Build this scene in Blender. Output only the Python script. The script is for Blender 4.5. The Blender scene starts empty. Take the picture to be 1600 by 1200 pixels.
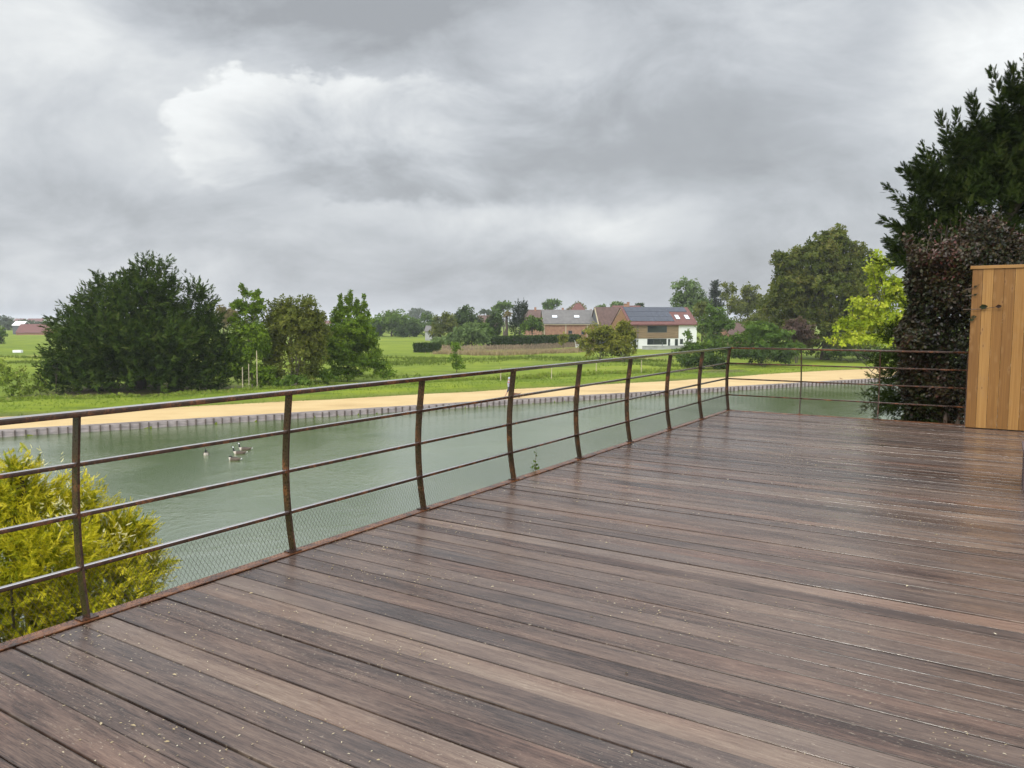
import bpy, math, random
import numpy as np
from mathutils import Vector, Matrix

R = math.radians
sc = bpy.context.scene
COL = sc.collection
random.seed(7)
rng = np.random.default_rng(11)

# ------------------------------------------------------------------ camera
CZ = 1.58                      # eye height over the terrace boards
F = 1200.0                     # focal length in pixels of the 1600 wide photograph
PH = math.atan(100 / 1200)     # camera pitched slightly down
cP, sP = math.cos(PH), math.sin(PH)
cam_d = bpy.data.cameras.new('camera')
cam = bpy.data.objects.new('camera', cam_d)
COL.objects.link(cam)
cam.location = (0, 0, CZ)
cam.rotation_euler = (R(90) - PH, 0, 0)
cam_d.sensor_width = 36
cam_d.lens = 36 * F / 1600
cam_d.clip_start = 0.05
cam_d.clip_end = 8000
sc.camera = cam

sc.view_settings.view_transform = 'Standard'
sc.view_settings.look = 'None'
sc.view_settings.exposure = 0.4
sc.view_settings.gamma = 1.0
sc.view_settings.use_curve_mapping = False
sc.cycles.max_bounces = 6
sc.cycles.diffuse_bounces = 3
sc.cycles.glossy_bounces = 3
sc.cycles.transmission_bounces = 3
sc.cycles.transparent_max_bounces = 8
sc.cycles.volume_bounces = 0


# ------------------------------------------------------------------ node helper
class G:
    def __init__(s, nt):
        s.nt = nt

    def n(s, t, **kw):
        o = s.nt.nodes.new(t)
        for k, v in kw.items():
            setattr(o, k, v)
        return o

    def put(s, sock, v):
        if isinstance(v, bpy.types.NodeSocket):
            s.nt.links.new(v, sock)
        else:
            try:
                sock.default_value = v
            except (TypeError, ValueError):
                sock.default_value = (*v, 1.0)

    def m(s, op, a, b=None, c=None, clamp=False):
        o = s.n('ShaderNodeMath', operation=op, use_clamp=clamp)
        s.put(o.inputs[0], a)
        if b is not None: s.put(o.inputs[1], b)
        if c is not None: s.put(o.inputs[2], c)
        return o.outputs[0]

    def vm(s, op, a, b=None):
        o = s.n('ShaderNodeVectorMath', operation=op)
        s.put(o.inputs[0], a)
        if b is not None: s.put(o.inputs[1], b)
        return o.outputs[0]

    def mix(s, f, a, b, mode='MIX'):
        o = s.n('ShaderNodeMix', data_type='RGBA', blend_type=mode)
        s.put(o.inputs[0], f); s.put(o.inputs[6], a); s.put(o.inputs[7], b)
        return o.outputs[2]

    def noise(s, vec, scale, detail=4, rough=.55, dist=0.0, color=False):
        o = s.n('ShaderNodeTexNoise')
        if vec is not None: s.put(o.inputs['Vector'], vec)
        o.inputs['Scale'].default_value = scale
        o.inputs['Detail'].default_value = detail
        o.inputs['Roughness'].default_value = rough
        o.inputs['Distortion'].default_value = dist
        return o.outputs['Color' if color else 'Fac']

    def ramp(s, f, stops):
        o = s.n('ShaderNodeValToRGB')
        e = o.color_ramp.elements
        while len(e) < len(stops): e.new(0.5)
        for k, (p, c) in enumerate(stops):
            e[k].position = p
            e[k].color = (*c, 1) if hasattr(c, '__len__') else (c, c, c, 1)
        s.put(o.inputs[0], f)
        return o.outputs[0]

    def ss(s, x, a, b, lo=0.0, hi=1.0):
        o = s.n('ShaderNodeMapRange', interpolation_type='SMOOTHSTEP')
        s.put(o.inputs[0], x)
        for k, v in enumerate((a, b, lo, hi)): s.put(o.inputs[k + 1], v)
        return o.outputs[0]

    def scale(s, v, f):
        o = s.n('ShaderNodeVectorMath', operation='MULTIPLY')
        s.put(o.inputs[0], v); o.inputs[1].default_value = f
        return o.outputs[0]

    def xyz(s, v):
        o = s.n('ShaderNodeSeparateXYZ'); s.put(o.inputs[0], v)
        return o.outputs

    def comb(s, x, y, z):
        o = s.n('ShaderNodeCombineXYZ')
        for k, v in enumerate((x, y, z)): s.put(o.inputs[k], v)
        return o.outputs[0]

    def attr(s, name, what='Fac'):
        o = s.n('ShaderNodeAttribute', attribute_name=name)
        return o.outputs[what]

    def bump(s, h, strength, dist):
        o = s.n('ShaderNodeBump')
        s.put(o.inputs['Height'], h)
        o.inputs['Strength'].default_value = strength
        o.inputs['Distance'].default_value = dist
        return o.outputs[0]


# ------------------------------------------------------------------ sky: overcast cloud over a thin Nishita sky
SUN = Vector((-0.50, -0.62, 0.62)).normalized()
world = bpy.data.worlds.new('World')
sc.world = world
world.use_nodes = True
nt = world.node_tree
nt.nodes.clear()
g = G(nt)
sky = g.n('ShaderNodeTexSky', sky_type='NISHITA')
sky.sun_disc = False
sky.sun_elevation = math.asin(SUN.z)
sky.sun_rotation = math.atan2(SUN.x, SUN.y)
sky.air_density = 1.5
sky.dust_density = 3.0
bg0 = g.n('ShaderNodeBackground')
g.put(bg0.inputs[0], sky.outputs[0])
bg0.inputs[1].default_value = 0.1
d = g.n('ShaderNodeTexCoord').outputs['Generated']
dx, dy, dz = g.xyz(d)
yc = g.m('MAXIMUM', dy, 0.25)
u0 = g.m('DIVIDE', dx, yc)
v0 = g.m('DIVIDE', dz, yc)
uv = g.comb(u0, g.m('MULTIPLY', v0, 1.7), 0.0)
wn = g.noise(uv, 3.2, 5, .6, 0.0, True)
wx, wy, _ = g.xyz(wn)
wn2 = g.noise(uv, 11.0, 5, .6, 0.0, True)
wx2, wy2, _ = g.xyz(wn2)


def warp(amp, amp2):
    a = g.m('MULTIPLY_ADD', g.m('SUBTRACT', wx, .5), amp, u0)
    a = g.m('MULTIPLY_ADD', g.m('SUBTRACT', wx2, .5), amp2, a)
    b = g.m('MULTIPLY_ADD', g.m('SUBTRACT', wy, .5), amp * .6, v0)
    b = g.m('MULTIPLY_ADD', g.m('SUBTRACT', wy2, .5), amp2 * .8, b)
    return a, b


uw, vw = warp(.16, .05)
uw2, vw2 = warp(.11, .12)


def blob(px, py, rx, ry, amp, u=None, v=None):
    u = uw if u is None else u
    v = vw if v is None else v
    a = g.m('MULTIPLY', g.m('SUBTRACT', u, (px - 800) / F), F / rx)
    b = g.m('MULTIPLY', g.m('SUBTRACT', v, (500 - py) / F), F / ry)
    r2 = g.m('ADD', g.m('MULTIPLY', a, a), g.m('MULTIPLY', b, b))
    return g.m('MULTIPLY', g.m('POWER', 2.718, g.m('MULTIPLY', r2, -1)), amp)


BLOBS = [  # direction of each bank of cloud and how much brighter or darker it is
    (80, 60, 330, 110, .20), (480, 30, 260, 75, -.16), (700, -10, 280, 70, -.18), (330, 185, 80, 60, .07),
    (380, 110, 120, 60, .08), (1150, 60, 330, 90, .03), (1560, 80, 130, 85, .32), (1480, 240, 170, 120, .10),
    (80, 240, 260, 60, .08), (130, 340, 330, 45, -.07), (280, 290, 130, 30, .04), (900, 350, 240, 26, .13),
    (560, 340, 220, 22, .06), (120, 440, 330, 40, .12), (820, 440, 420, 40, -.04),
    (1250, 400, 260, 60, -.02), (330, 375, 120, 14, -.06), (1180, 220, 260, 110, -.06), (740, 90, 130, 60, -.05),
]
L = .53
for b_ in BLOBS:
    L = g.m('ADD', L, blob(*b_))
fb = g.noise(g.comb(u0, g.m('MULTIPLY', v0, 1.9), 0.3), 4.6, 9, .60, .35)
L = g.m('MULTIPLY_ADD', g.m('SUBTRACT', fb, .5), .58, L)
# the large cumulus: crisp lit edge on its upper left, dull underside
cf = g.m('ADD', blob(560, 230, 290, 92, .9, uw2, vw2), blob(390, 190, 110, 70, .6, uw2, vw2))
cf = g.m('ADD', cf, blob(1000, 215, 400, 110, .75, uw2, vw2))
soft = g.ss(u0, -.30, .25)
lo_ = g.m('MULTIPLY_ADD', soft, -.22, .42); hi_ = g.m('MULTIPLY_ADD', soft, .30, .58)
o_ = g.n('ShaderNodeMapRange', interpolation_type='SMOOTHSTEP')
g.put(o_.inputs[0], cf); g.put(o_.inputs[1], lo_); g.put(o_.inputs[2], hi_)
cm = o_.outputs[0]
lit = g.m('ADD', g.m('MULTIPLY', g.m('SUBTRACT', -.30, g.m('MINIMUM', u0, .2)), .95), g.m('MULTIPLY', g.m('SUBTRACT', v0, .24), 2.6))
lit = g.m('MULTIPLY_ADD', g.m('SUBTRACT', fb, .5), 1.2, lit)
inside = g.ss(lit, -.46, .30, .37, .88)
L = g.m('MULTIPLY_ADD', g.m('MULTIPLY', cm, .85), g.m('SUBTRACT', inside, L), L)
L = g.m('MAXIMUM', L, .36)
L = g.m('MINIMUM', L, .92)
L = g.m('MULTIPLY', L, .87)
# sky out of view overhead and behind, brightened to lift the ambient light
up = g.ss(dz, .40, .78)
back = g.ss(dy, .25, -.6)
gain = g.m('ADD', 1.0, g.m('ADD', g.m('MULTIPLY', up, 2.2), g.m('MULTIPLY', back, 1.7)))
L2 = g.m('MULTIPLY', L, gain)
tint = g.mix(g.ss(L, .40, .72), (.935, .985, 1.05), (.975, 1.0, 1.005))
ccol = g.n('ShaderNodeVectorMath', operation='SCALE')
g.put(ccol.inputs[0], tint); g.put(ccol.inputs['Scale'], L2)
bg1 = g.n('ShaderNodeBackground')
g.put(bg1.inputs[0], ccol.outputs[0])
bg1.inputs[1].default_value = 1.0
mx = g.n('ShaderNodeMixShader')
mx.inputs[0].default_value = .96
nt.links.new(bg0.outputs[0], mx.inputs[1]); nt.links.new(bg1.outputs[0], mx.inputs[2])
wo = g.n('ShaderNodeOutputWorld')
nt.links.new(mx.outputs[0], wo.inputs[0])

sun_d = bpy.data.lights.new('sun', 'SUN')
sun_d.energy = 1.3
sun_d.angle = R(14)
sun_d.color = (1.0, .95, .87)
sun = bpy.data.objects.new('sun', sun_d)
COL.objects.link(sun)
sun.rotation_euler = SUN.to_track_quat('Z', 'Y').to_euler()

# ------------------------------------------------------------------ geometry helpers
GZ = -4.95      # fields and banks
PZ = -4.92      # path
WZ = -5.34      # water
HP = CZ - PZ


def ray(px, py):
    a = (px - 800) / F
    b = (600 - py) / F
    return Vector((a, cP + sP * b, -sP + cP * b))


def pix(px, py, z):
    r = ray(px, py)
    t = (z - CZ) / r.z
    return Vector((0, 0, CZ)) + r * t


def at(px, py, Y):
    r = ray(px, py)
    return Vector((0, 0, CZ)) + r * (Y / r.y)


def tag(o, label=None, cat=None, group=None, kind=None):
    if label: o['label'] = label
    if cat: o['category'] = cat
    if group: o['group'] = group
    if kind: o['kind'] = kind
    return o


def empty(name, loc, rz=0.0):
    o = bpy.data.objects.new(name, None)
    COL.objects.link(o)
    o.location = loc
    o.rotation_euler = (0, 0, rz)
    o.empty_display_size = .3
    return o


def link(name, me, mat, parent=None):
    o = bpy.data.objects.new(name, me)
    COL.objects.link(o)
    if mat is not None: me.materials.append(mat)
    if parent is not None:
        o.parent = parent
        # meshes are modelled in world space; keep them there
        o.matrix_parent_inverse = Matrix.LocRotScale(parent.location, parent.rotation_euler, None).inverted()
    return o


class MB:
    def __init__(s):
        s.v = []; s.f = []; s.coord = None

    def quad(s, a, b, c, d):
        k = len(s.v); s.v += [tuple(a), tuple(b), tuple(c), tuple(d)]; s.f.append((k, k + 1, k + 2, k + 3))

    def obox(s, o, ex, ey, ez):
        """box from corner o with edge vectors ex, ey, ez"""
        o, ex, ey, ez = map(Vector, (o, ex, ey, ez))
        if ex.cross(ey).dot(ez) < 0:
            o = o + ex; ex = -ex
        k = len(s.v)
        for c in (o, o + ex, o + ex + ey, o + ey, o + ez, o + ex + ez, o + ex + ey + ez, o + ey + ez): s.v.append(tuple(c))
        for q in ((0, 3, 2, 1), (4, 5, 6, 7), (0, 1, 5, 4), (1, 2, 6, 5), (2, 3, 7, 6), (3, 0, 4, 7)):
            s.f.append(tuple(k + i for i in q))
        return s

    def box(s, c, size):
        c = Vector(c); x, y, z = size
        return s.obox(c - Vector((x, y, z)) / 2, (x, 0, 0), (0, y, 0), (0, 0, z))

    def tube(s, pts, rad, n=6, cap=True):
        pts = [Vector(p) for p in pts]
        if not hasattr(rad, '__len__'): rad = [rad] * len(pts)
        k = len(s.v)
        T0 = (pts[1] - pts[0]).normalized()
        ref = Vector((1, 0, 0)) if abs(T0.x) < .8 else Vector((0, 1, 0))
        for i, p in enumerate(pts):
            t = (pts[min(i + 1, len(pts) - 1)] - pts[max(i - 1, 0)]).normalized()
            a = t.cross(ref).normalized(); b = t.cross(a)
            for j in range(n):
                w = 2 * math.pi * j / n
                s.v.append(tuple(p + (a * math.cos(w) + b * math.sin(w)) * rad[i]))
        for i in range(len(pts) - 1):
            for j in range(n):
                j2 = (j + 1) % n
                s.f.append((k + i * n + j, k + i * n + j2, k + (i + 1) * n + j2, k + (i + 1) * n + j))
        if cap:
            s.f.append(tuple(k + j for j in range(n)))
            s.f.append(tuple(k + (len(pts) - 1) * n + n - 1 - j for j in range(n)))
        return s

    def poly(s, pts):
        k = len(s.v); s.v += [tuple(p) for p in pts]; s.f.append(tuple(range(k, k + len(pts))))

    def build(s, name, mat, parent=None, smooth=False):
        me = bpy.data.meshes.new(name)
        me.from_pydata(s.v, [], s.f)
        if smooth:
            me.polygons.foreach_set('use_smooth', [True] * len(me.polygons))
        me.update()
        return link(name, me, mat, parent)


def np_mesh(name, V, T, mat, parent=None, tone=None, k=3):
    me = bpy.data.meshes.new(name)
    V = np.ascontiguousarray(V, dtype=np.float32).reshape(-1, 3)
    T = np.ascontiguousarray(T, dtype=np.int32).reshape(-1, k)
    me.vertices.add(len(V)); me.vertices.foreach_set('co', V.ravel())
    me.loops.add(T.size); me.loops.foreach_set('vertex_index', T.ravel())
    me.polygons.add(len(T)); me.polygons.foreach_set('loop_start', np.arange(0, T.size, k, dtype=np.int32))
    me.update(calc_edges=True)
    if tone is not None:
        a = me.attributes.new('tone', 'FLOAT', 'POINT')
        a.data.foreach_set('value', np.ascontiguousarray(tone, dtype=np.float32))
    return link(name, me, mat, parent)


def norm(a):
    return a / np.maximum(np.linalg.norm(a, axis=-1, keepdims=True), 1e-9)


# ---- leaf templates: (verts, tris); stem along +y, unit length
def tpl_leaf(w=.34, fold=.07):
    v = [(0, 0, 0), (w, .42, fold), (w * .62, .78, fold * .6), (0, 1, -.04), (-w * .62, .78, fold * .6), (-w, .42, fold), (0, .5, 0)]
    f = [(0, 1, 6), (1, 2, 6), (2, 3, 6), (3, 4, 6), (4, 5, 6), (5, 0, 6)]
    return np.array(v, float), np.array(f)


def tpl_cluster(seed, n=5):
    r = np.random.default_rng(seed)
    V = []; T = []
    for i in range(n):
        a = 2 * math.pi * (i + r.uniform(-.3, .3)) / n
        tilt = r.uniform(-.5, .6)
        dr = np.array([math.cos(a) * math.cos(tilt), math.sin(a) * math.cos(tilt), math.sin(tilt)])
        sd = norm(np.cross(dr, np.array([r.uniform(-.6, .6), r.uniform(-.6, .6), 1.0])))
        ln = r.uniform(.55, 1.0); w = ln * r.uniform(.26, .38)
        o = dr * .08
        k = len(V)
        V += [o, o + dr * ln * .5 + sd * w, o + dr * ln, o + dr * ln * .5 - sd * w]
        T += [(k, k + 1, k + 2), (k, k + 2, k + 3)]
    return np.array(V), np.array(T)


def tpl_spray(pairs=6, ang=48, ln=.42, wid=.05, droop=.12):
    V = []; T = []
    for i in range(pairs):
        y = .06 + .86 * i / pairs
        l = ln * (1 - .62 * i / pairs)
        for sgn in (-1, 1):
            a = R(ang) * (1 - .25 * i / pairs)
            ex, ey = math.sin(a) * sgn, math.cos(a)
            k = len(V)
            V += [(0, y - wid, 0), (ex * l, y + ey * l, -droop * l), (0, y + wid, 0)]
            T.append((k, k + 1, k + 2) if sgn > 0 else (k, k + 2, k + 1))
    k = len(V)
    V += [(-wid * .8, .7, 0), (wid * .8, .7, 0), (0, 1.08, 0)]
    T.append((k, k + 1, k + 2))
    k = len(V)
    V += [(-wid * .35, 0, .01), (wid * .35, 0, .01), (0, .9, .01)]
    T.append((k, k + 1, k + 2))
    return np.array(V, float), np.array(T)


def tpl_tuft(seed, n=6):
    r = np.random.default_rng(seed)
    V = []; T = []
    for i in range(n):
        a = r.uniform(0, 6.28); lean = r.uniform(.1, .6); h = r.uniform(.5, 1.0)
        b = np.array([math.cos(a), 0, math.sin(a)]) * .12
        s_ = np.array([-math.sin(a), 0, math.cos(a)]) * .045
        tip = np.array([math.cos(a) * lean, h, math.sin(a) * lean])
        k = len(V)
        V += [b - s_, b + s_, tip]
        T.append((k, k + 1, k + 2))
    return np.array(V), np.array(T)


LEAF = tpl_leaf()
CLUS = [tpl_cluster(i) for i in range(4)]
SPRAY = tpl_spray(6, 48, .46, .085)
SPRAY_FINE = tpl_spray(9, 42, .34, .050, .15)
TUFT = [tpl_tuft(i) for i in range(4)]


def scatter(name, P, D, Nn, S, tpl, mat, parent=None, tone=None):
    """one mesh of many leaves: P position, D stem direction, Nn face normal, S size"""
    if not isinstance(tpl, list): tpl = [tpl]
    d_ = norm(D); s_ = norm(np.cross(d_, Nn)); n_ = np.cross(s_, d_)
    if tone is None: tone = rng.uniform(0, 1, len(P))
    VV, TT, AA = [], [], []
    off = 0
    for i, (tv, tf) in enumerate(tpl):
        q = slice(i, None, len(tpl))
        p, dd, ss, nn, sz, tn = P[q], d_[q], s_[q], n_[q], S[q], tone[q]
        V = p[:, None, :] + sz[:, None, None] * (tv[None, :, 0:1] * ss[:, None] + tv[None, :, 1:2] * dd[:, None] + tv[None, :, 2:3] * nn[:, None])
        T = tf[None] + (np.arange(len(p)) * len(tv))[:, None, None] + off
        off += len(p) * len(tv)
        VV.append(V.reshape(-1, 3)); TT.append(T.reshape(-1, 3)); AA.append(np.repeat(tn, len(tv)))
    return np_mesh(name, np.concatenate(VV), np.concatenate(TT), mat, parent, np.concatenate(AA))


def rdir(n):
    return norm(rng.normal(size=(n, 3)))


# ------------------------------------------------------------------ materials
def mat_new(name):
    m_ = bpy.data.materials.new(name)
    m_.use_nodes = True
    m_.node_tree.nodes.clear()
    gg = G(m_.node_tree)
    out = gg.n('ShaderNodeOutputMaterial')
    return m_, gg, out


def princ(gg, out, col, rough=.6, normal=None, spec=.5, metal=0.0, coat=0.0, coat_r=.1, ior=None):
    p = gg.n('ShaderNodeBsdfPrincipled')
    gg.put(p.inputs['Base Color'], col); gg.put(p.inputs['Roughness'], rough)
    gg.put(p.inputs['Specular IOR Level'], spec); gg.put(p.inputs['Metallic'], metal)
    gg.put(p.inputs['Coat Weight'], coat); p.inputs['Coat Roughness'].default_value = coat_r
    if ior: p.inputs['IOR'].default_value = ior
    if normal is not None: gg.put(p.inputs['Normal'], normal)
    if out is not None: gg.nt.links.new(p.outputs[0], out.inputs[0])
    return p


def leaf_mat(name, cols, rough=.55, trans=.3, spec=.10):
    m_, gg, out = mat_new(name)
    isl = gg.n('ShaderNodeNewGeometry').outputs['Random Per Island']
    t = gg.m('ADD', gg.m('MULTIPLY', gg.attr('tone'), .62), gg.m('MULTIPLY', isl, .38))
    stops = [(i / (len(cols) - 1), c) for i, c in enumerate(cols)]
    col = gg.ramp(t, stops)
    p = princ(gg, None, col, rough, None, spec)
    tr = gg.n('ShaderNodeBsdfTranslucent')
    gg.put(tr.inputs[0], gg.mix(.5, col, (.16, .2, .02)) if trans > .15 else col)
    mxx = gg.n('ShaderNodeMixShader')
    mxx.inputs[0].default_value = trans
    gg.nt.links.new(p.outputs[0], mxx.inputs[1]); gg.nt.links.new(tr.outputs[0], mxx.inputs[2])
    gg.nt.links.new(mxx.outputs[0], out.inputs[0])
    return m_


def plain(name, col, rough=.7, var=.25, scale=6, spec=.4, bump=.0, stretch=(1, 1, 1), metal=0.0, coat=0.0):
    m_, gg, out = mat_new(name)
    pos = gg.scale(gg.n('ShaderNodeTexCoord').outputs['Object'], stretch)
    f = gg.noise(pos, scale, 6, .6)
    c0 = tuple(x * (1 - var) for x in col); c1 = tuple(min(1, x * (1 + var)) for x in col)
    cc = gg.ramp(f, [(.3, c0), (.7, c1)])
    nn = gg.bump(f, bump, .05) if bump else None
    princ(gg, out, cc, rough, nn, spec, metal, coat)
    return m_


M = {}
M['bark'] = plain('bark', (.075, .06, .045), .85, .4, 12, .3, .6, (1, 1, .25))
M['pale_bark'] = plain('pale_bark', (.26, .22, .16), .8, .3, 12, .3, .4, (1, 1, .25))
M['twig'] = plain('twig', (.10, .07, .05), .7, .3, 20)
M['yew'] = leaf_mat('yew_needles', [(.012, .022, .004), (.026, .048, .007), (.052, .085, .012), (.085, .095, .020)], .8, .12, .03)
M['dark_yew'] = leaf_mat('dark_yew_needles', [(.008, .014, .004), (.018, .031, .006), (.036, .054, .010), (.062, .064, .018)], .8, .1, .04)
M['spruce'] = leaf_mat('spruce_needles', [(.012, .022, .010), (.026, .044, .016), (.05, .07, .024)], .55, .12, .25)
M['gold'] = leaf_mat('golden_needles', [(.07, .11, .006), (.25, .265, .009), (.58, .49, .014), (.80, .68, .09)], .5, .25)
M['cream'] = leaf_mat('cream_tips', [(.55, .48, .16), (.72, .66, .34), (.8, .76, .5)], .5, .25)
M['mid_leaf'] = leaf_mat('mid_leaves', [(.030, .062, .009), (.072, .130, .016), (.135, .21, .028)], .5)
M['fresh_leaf'] = leaf_mat('fresh_leaves', [(.050, .105, .008), (.115, .20, .014), (.20, .30, .024)], .5)
M['ash_leaf'] = leaf_mat('ash_leaves', [(.042, .085, .007), (.105, .175, .013), (.20, .28, .022)], .55)
M['olive_leaf'] = leaf_mat('olive_leaves', [(.048, .064, .009), (.105, .122, .017), (.185, .19, .034)], .5)
M['sycamore_leaf'] = leaf_mat('sycamore_leaves', [(.026, .040, .006), (.060, .080, .011), (.120, .135, .021), (.16, .130, .036)], .5)
M['willow_leaf'] = leaf_mat('willow_leaves', [(.06, .10, .03), (.12, .18, .055), (.19, .26, .10)], .55)
M['dark_leaf'] = leaf_mat('dark_leaves', [(.014, .030, .006), (.034, .062, .011), (.062, .10, .018)], .5, .2)
M['lime_leaf'] = leaf_mat('lime_leaves', [(.11, .165, .009), (.23, .30, .014), (.38, .43, .03), (.50, .48, .055)], .5, .35)
M['ochre_leaf'] = leaf_mat('ochre_leaves', [(.07, .09, .012), (.16, .17, .02), (.26, .24, .03)], .55)
M['tawny_leaf'] = leaf_mat('tawny_leaves', [(.12, .09, .04), (.20, .16, .07), (.28, .22, .10)], .6)
M['maroon_leaf'] = leaf_mat('maroon_leaves', [(.045, .022, .018), (.085, .05, .04), (.13, .085, .065)], .5)
M['beech_leaf'] = leaf_mat('beech_leaves', [(.003, .003, .003), (.008, .006, .005), (.022, .031, .008), (.030, .014, .010), (.048, .046, .013), (.085, .026, .021), (.20, .125, .095)], .38, .10, .28)
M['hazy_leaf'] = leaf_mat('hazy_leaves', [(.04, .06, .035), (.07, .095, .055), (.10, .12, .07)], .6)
M['weed'] = leaf_mat('weed_leaves', [(.08, .13, .015), (.16, .23, .025), (.24, .30, .045), (.28, .25, .09)], .6)
M['rush'] = leaf_mat('rush_blades', [(.07, .11, .015), (.12, .17, .025), (.18, .21, .045)], .6)
M['dry'] = leaf_mat('dry_stalks', [(.22, .15, .08), (.36, .27, .15), (.5, .40, .24)], .7)
M['turf'] = leaf_mat('turf_blades', [(.07, .13, .014), (.13, .21, .022), (.19, .27, .03)], .6)


def mat_deck():
    m_, gg, out = mat_new('wet_boards')
    co = gg.attr('coord', 'Vector')        # along the board (m), across it (-.5...5), board number
    tone = gg.attr('tone')
    x, y, z = gg.xyz(co)
    zo = gg.m('MULTIPLY', z, 7.31)
    gv = gg.comb(gg.m('ADD', x, zo), gg.m('MULTIPLY', y, .16), zo)
    grain = gg.noise(gg.scale(gv, (2.0, 44, 1)), 1.0, 7, .7, .5)
    fine = gg.noise(gg.scale(gv, (14, 240, 1)), 1.0, 5, .7, .3)
    patch = gg.noise(gg.scale(gv, (.9, 5, 1)), 1.0, 5, .6, .6)
    speck = gg.noise(gg.scale(gv, (45, 110, 1)), 1.0, 3, .6)
    f = gg.m('ADD', gg.m('MULTIPLY', tone, .30), gg.m('MULTIPLY', gg.m('SUBTRACT', grain, .5), .72))
    f = gg.m('ADD', f, gg.m('MULTIPLY', gg.m('SUBTRACT', patch, .5), .75))
    f = gg.m('ADD', f, gg.m('MULTIPLY', gg.m('SUBTRACT', fine, .5), .85))
    f = gg.m('ADD', f, .29)
    base = gg.ramp(f, [(.0, (.010, .0065, .005)), (.22, (.034, .0225, .0185)), (.42, (.098, .064, .049)), (.60, (.158, .108, .080)), (.80, (.22, .160, .118)), (1.0, (.42, .33, .24))])
    hue = gg.noise(gg.scale(gv, (.35, 1.5, 1)), 1.0, 3, .5)
    base = gg.mix(gg.ss(hue, .45, .72, 0, .55), base, gg.mix(.6, base, (.085, .078, .076)))
    base = gg.mix(gg.ss(hue, .5, .28, 0, .4), base, gg.mix(1.0, base, (1.25, .92, .82), 'MULTIPLY'))
    # bleached, rubbed arrises and pale specks
    e = gg.m('ABSOLUTE', y)
    worn_or_sheen = gg.m('MULTIPLY', gg.ss(e, .43, .5), gg.ss(gg.noise(gg.scale(gv, (2.2, 8, 1)), 1.0, 6, .75), .52, .66))
    base = gg.mix(gg.m('MULTIPLY', worn_or_sheen, .35), base, (.34, .26, .19))
    grime = gg.m('MULTIPLY', gg.ss(e, .445, .492), gg.ss(gg.noise(gg.scale(gv, (1.1, 2, 1)), 1.0, 4, .6), .30, .55))     # dirt packed along the joints
    base = gg.mix(gg.m('MULTIPLY', grime, .6), base, (.014, .010, .008))
    flecks = gg.m('MULTIPLY', gg.ss(speck, .62, .72), gg.ss(gg.noise(gg.scale(gv, (.8, 3, 1)), 1.0, 4, .6), .44, .62))
    base = gg.mix(gg.m('MULTIPLY', flecks, .7), base, (.42, .35, .26))
    wet = gg.noise(gg.scale(gv, (.55, 3.5, 1)), 1.0, 5, .6, .8)
    rough = gg.m('ADD', gg.ss(wet, .36, .60, .06, .32), gg.m('MULTIPLY', gg.m('SUBTRACT', grain, .5), .25))
    hgt = gg.m('ADD', gg.m('MULTIPLY', grain, .6), gg.m('MULTIPLY', fine, .5))
    nrm = gg.bump(hgt, .40, .005)
    princ(gg, out, base, rough, nrm, .38)
    return m_


def mat_rust(name, rusty=.5, worn_or_sheen=False):
    m_, gg, out = mat_new(name)
    pos = gg.n('ShaderNodeNewGeometry').outputs['Position']
    a = gg.noise(pos, 9, 7, .7)
    b = gg.noise(pos, 70, 5, .7)
    f = gg.m('ADD', gg.m('MULTIPLY', a, .65), gg.m('MULTIPLY', b, .35))
    lo = .62 - .22 * rusty
    col = gg.ramp(f, [(lo - .18, (.026, .015, .010)), (lo - .04, (.048, .024, .015)), (lo + .05, (.15, .055, .022)), (lo + .2, (.34, .15, .06))])
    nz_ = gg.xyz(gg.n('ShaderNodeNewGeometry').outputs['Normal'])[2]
    top_sheen = gg.m('MULTIPLY', gg.ss(nz_, .80, .95), gg.ss(a, .75, .35, .70, 1.0)) if worn_or_sheen else 0.0     # white sky highlight painted onto the upward faces
    if worn_or_sheen: col = gg.mix(top_sheen, col, (.62, .59, .57))
    princ(gg, out, col, gg.ss(b, .3, .7, .10, .20) if worn_or_sheen else gg.ss(b, .3, .7, .22, .42), gg.bump(b, .06 if worn_or_sheen else .12, .003), .25, gg.m('MULTIPLY', top_sheen, .95) if worn_or_sheen else 0.0, .22, .08)
    return m_


def mat_water():
    m_, gg, out = mat_new('pond_water')
    pos = gg.n('ShaderNodeNewGeometry').outputs['Position']
    a = gg.noise(gg.scale(pos, (1, .75, 1)), 3.0, 4, .6)
    b = gg.noise(pos, 14, 3, .6)
    c = gg.noise(pos, .16, 4, .6, .6)
    hgt = gg.m('ADD', gg.m('MULTIPLY', a, gg.ss(c, .38, .62, .16, 1.6)), gg.m('MULTIPLY', b, .35))
    nrm = gg.bump(gg.m('ADD', hgt, gg.m('MULTIPLY', gg.noise(pos, 42, 2, .5), .25)), .27, .08)
    col = gg.mix(gg.ss(c, .35, .7), (.052, .094, .016), (.105, .142, .052))
    princ(gg, out, col, gg.ss(c, .3, .7, .05, .14), nrm, .5, 0, 0, .1, 7.0)
    return m_


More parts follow.
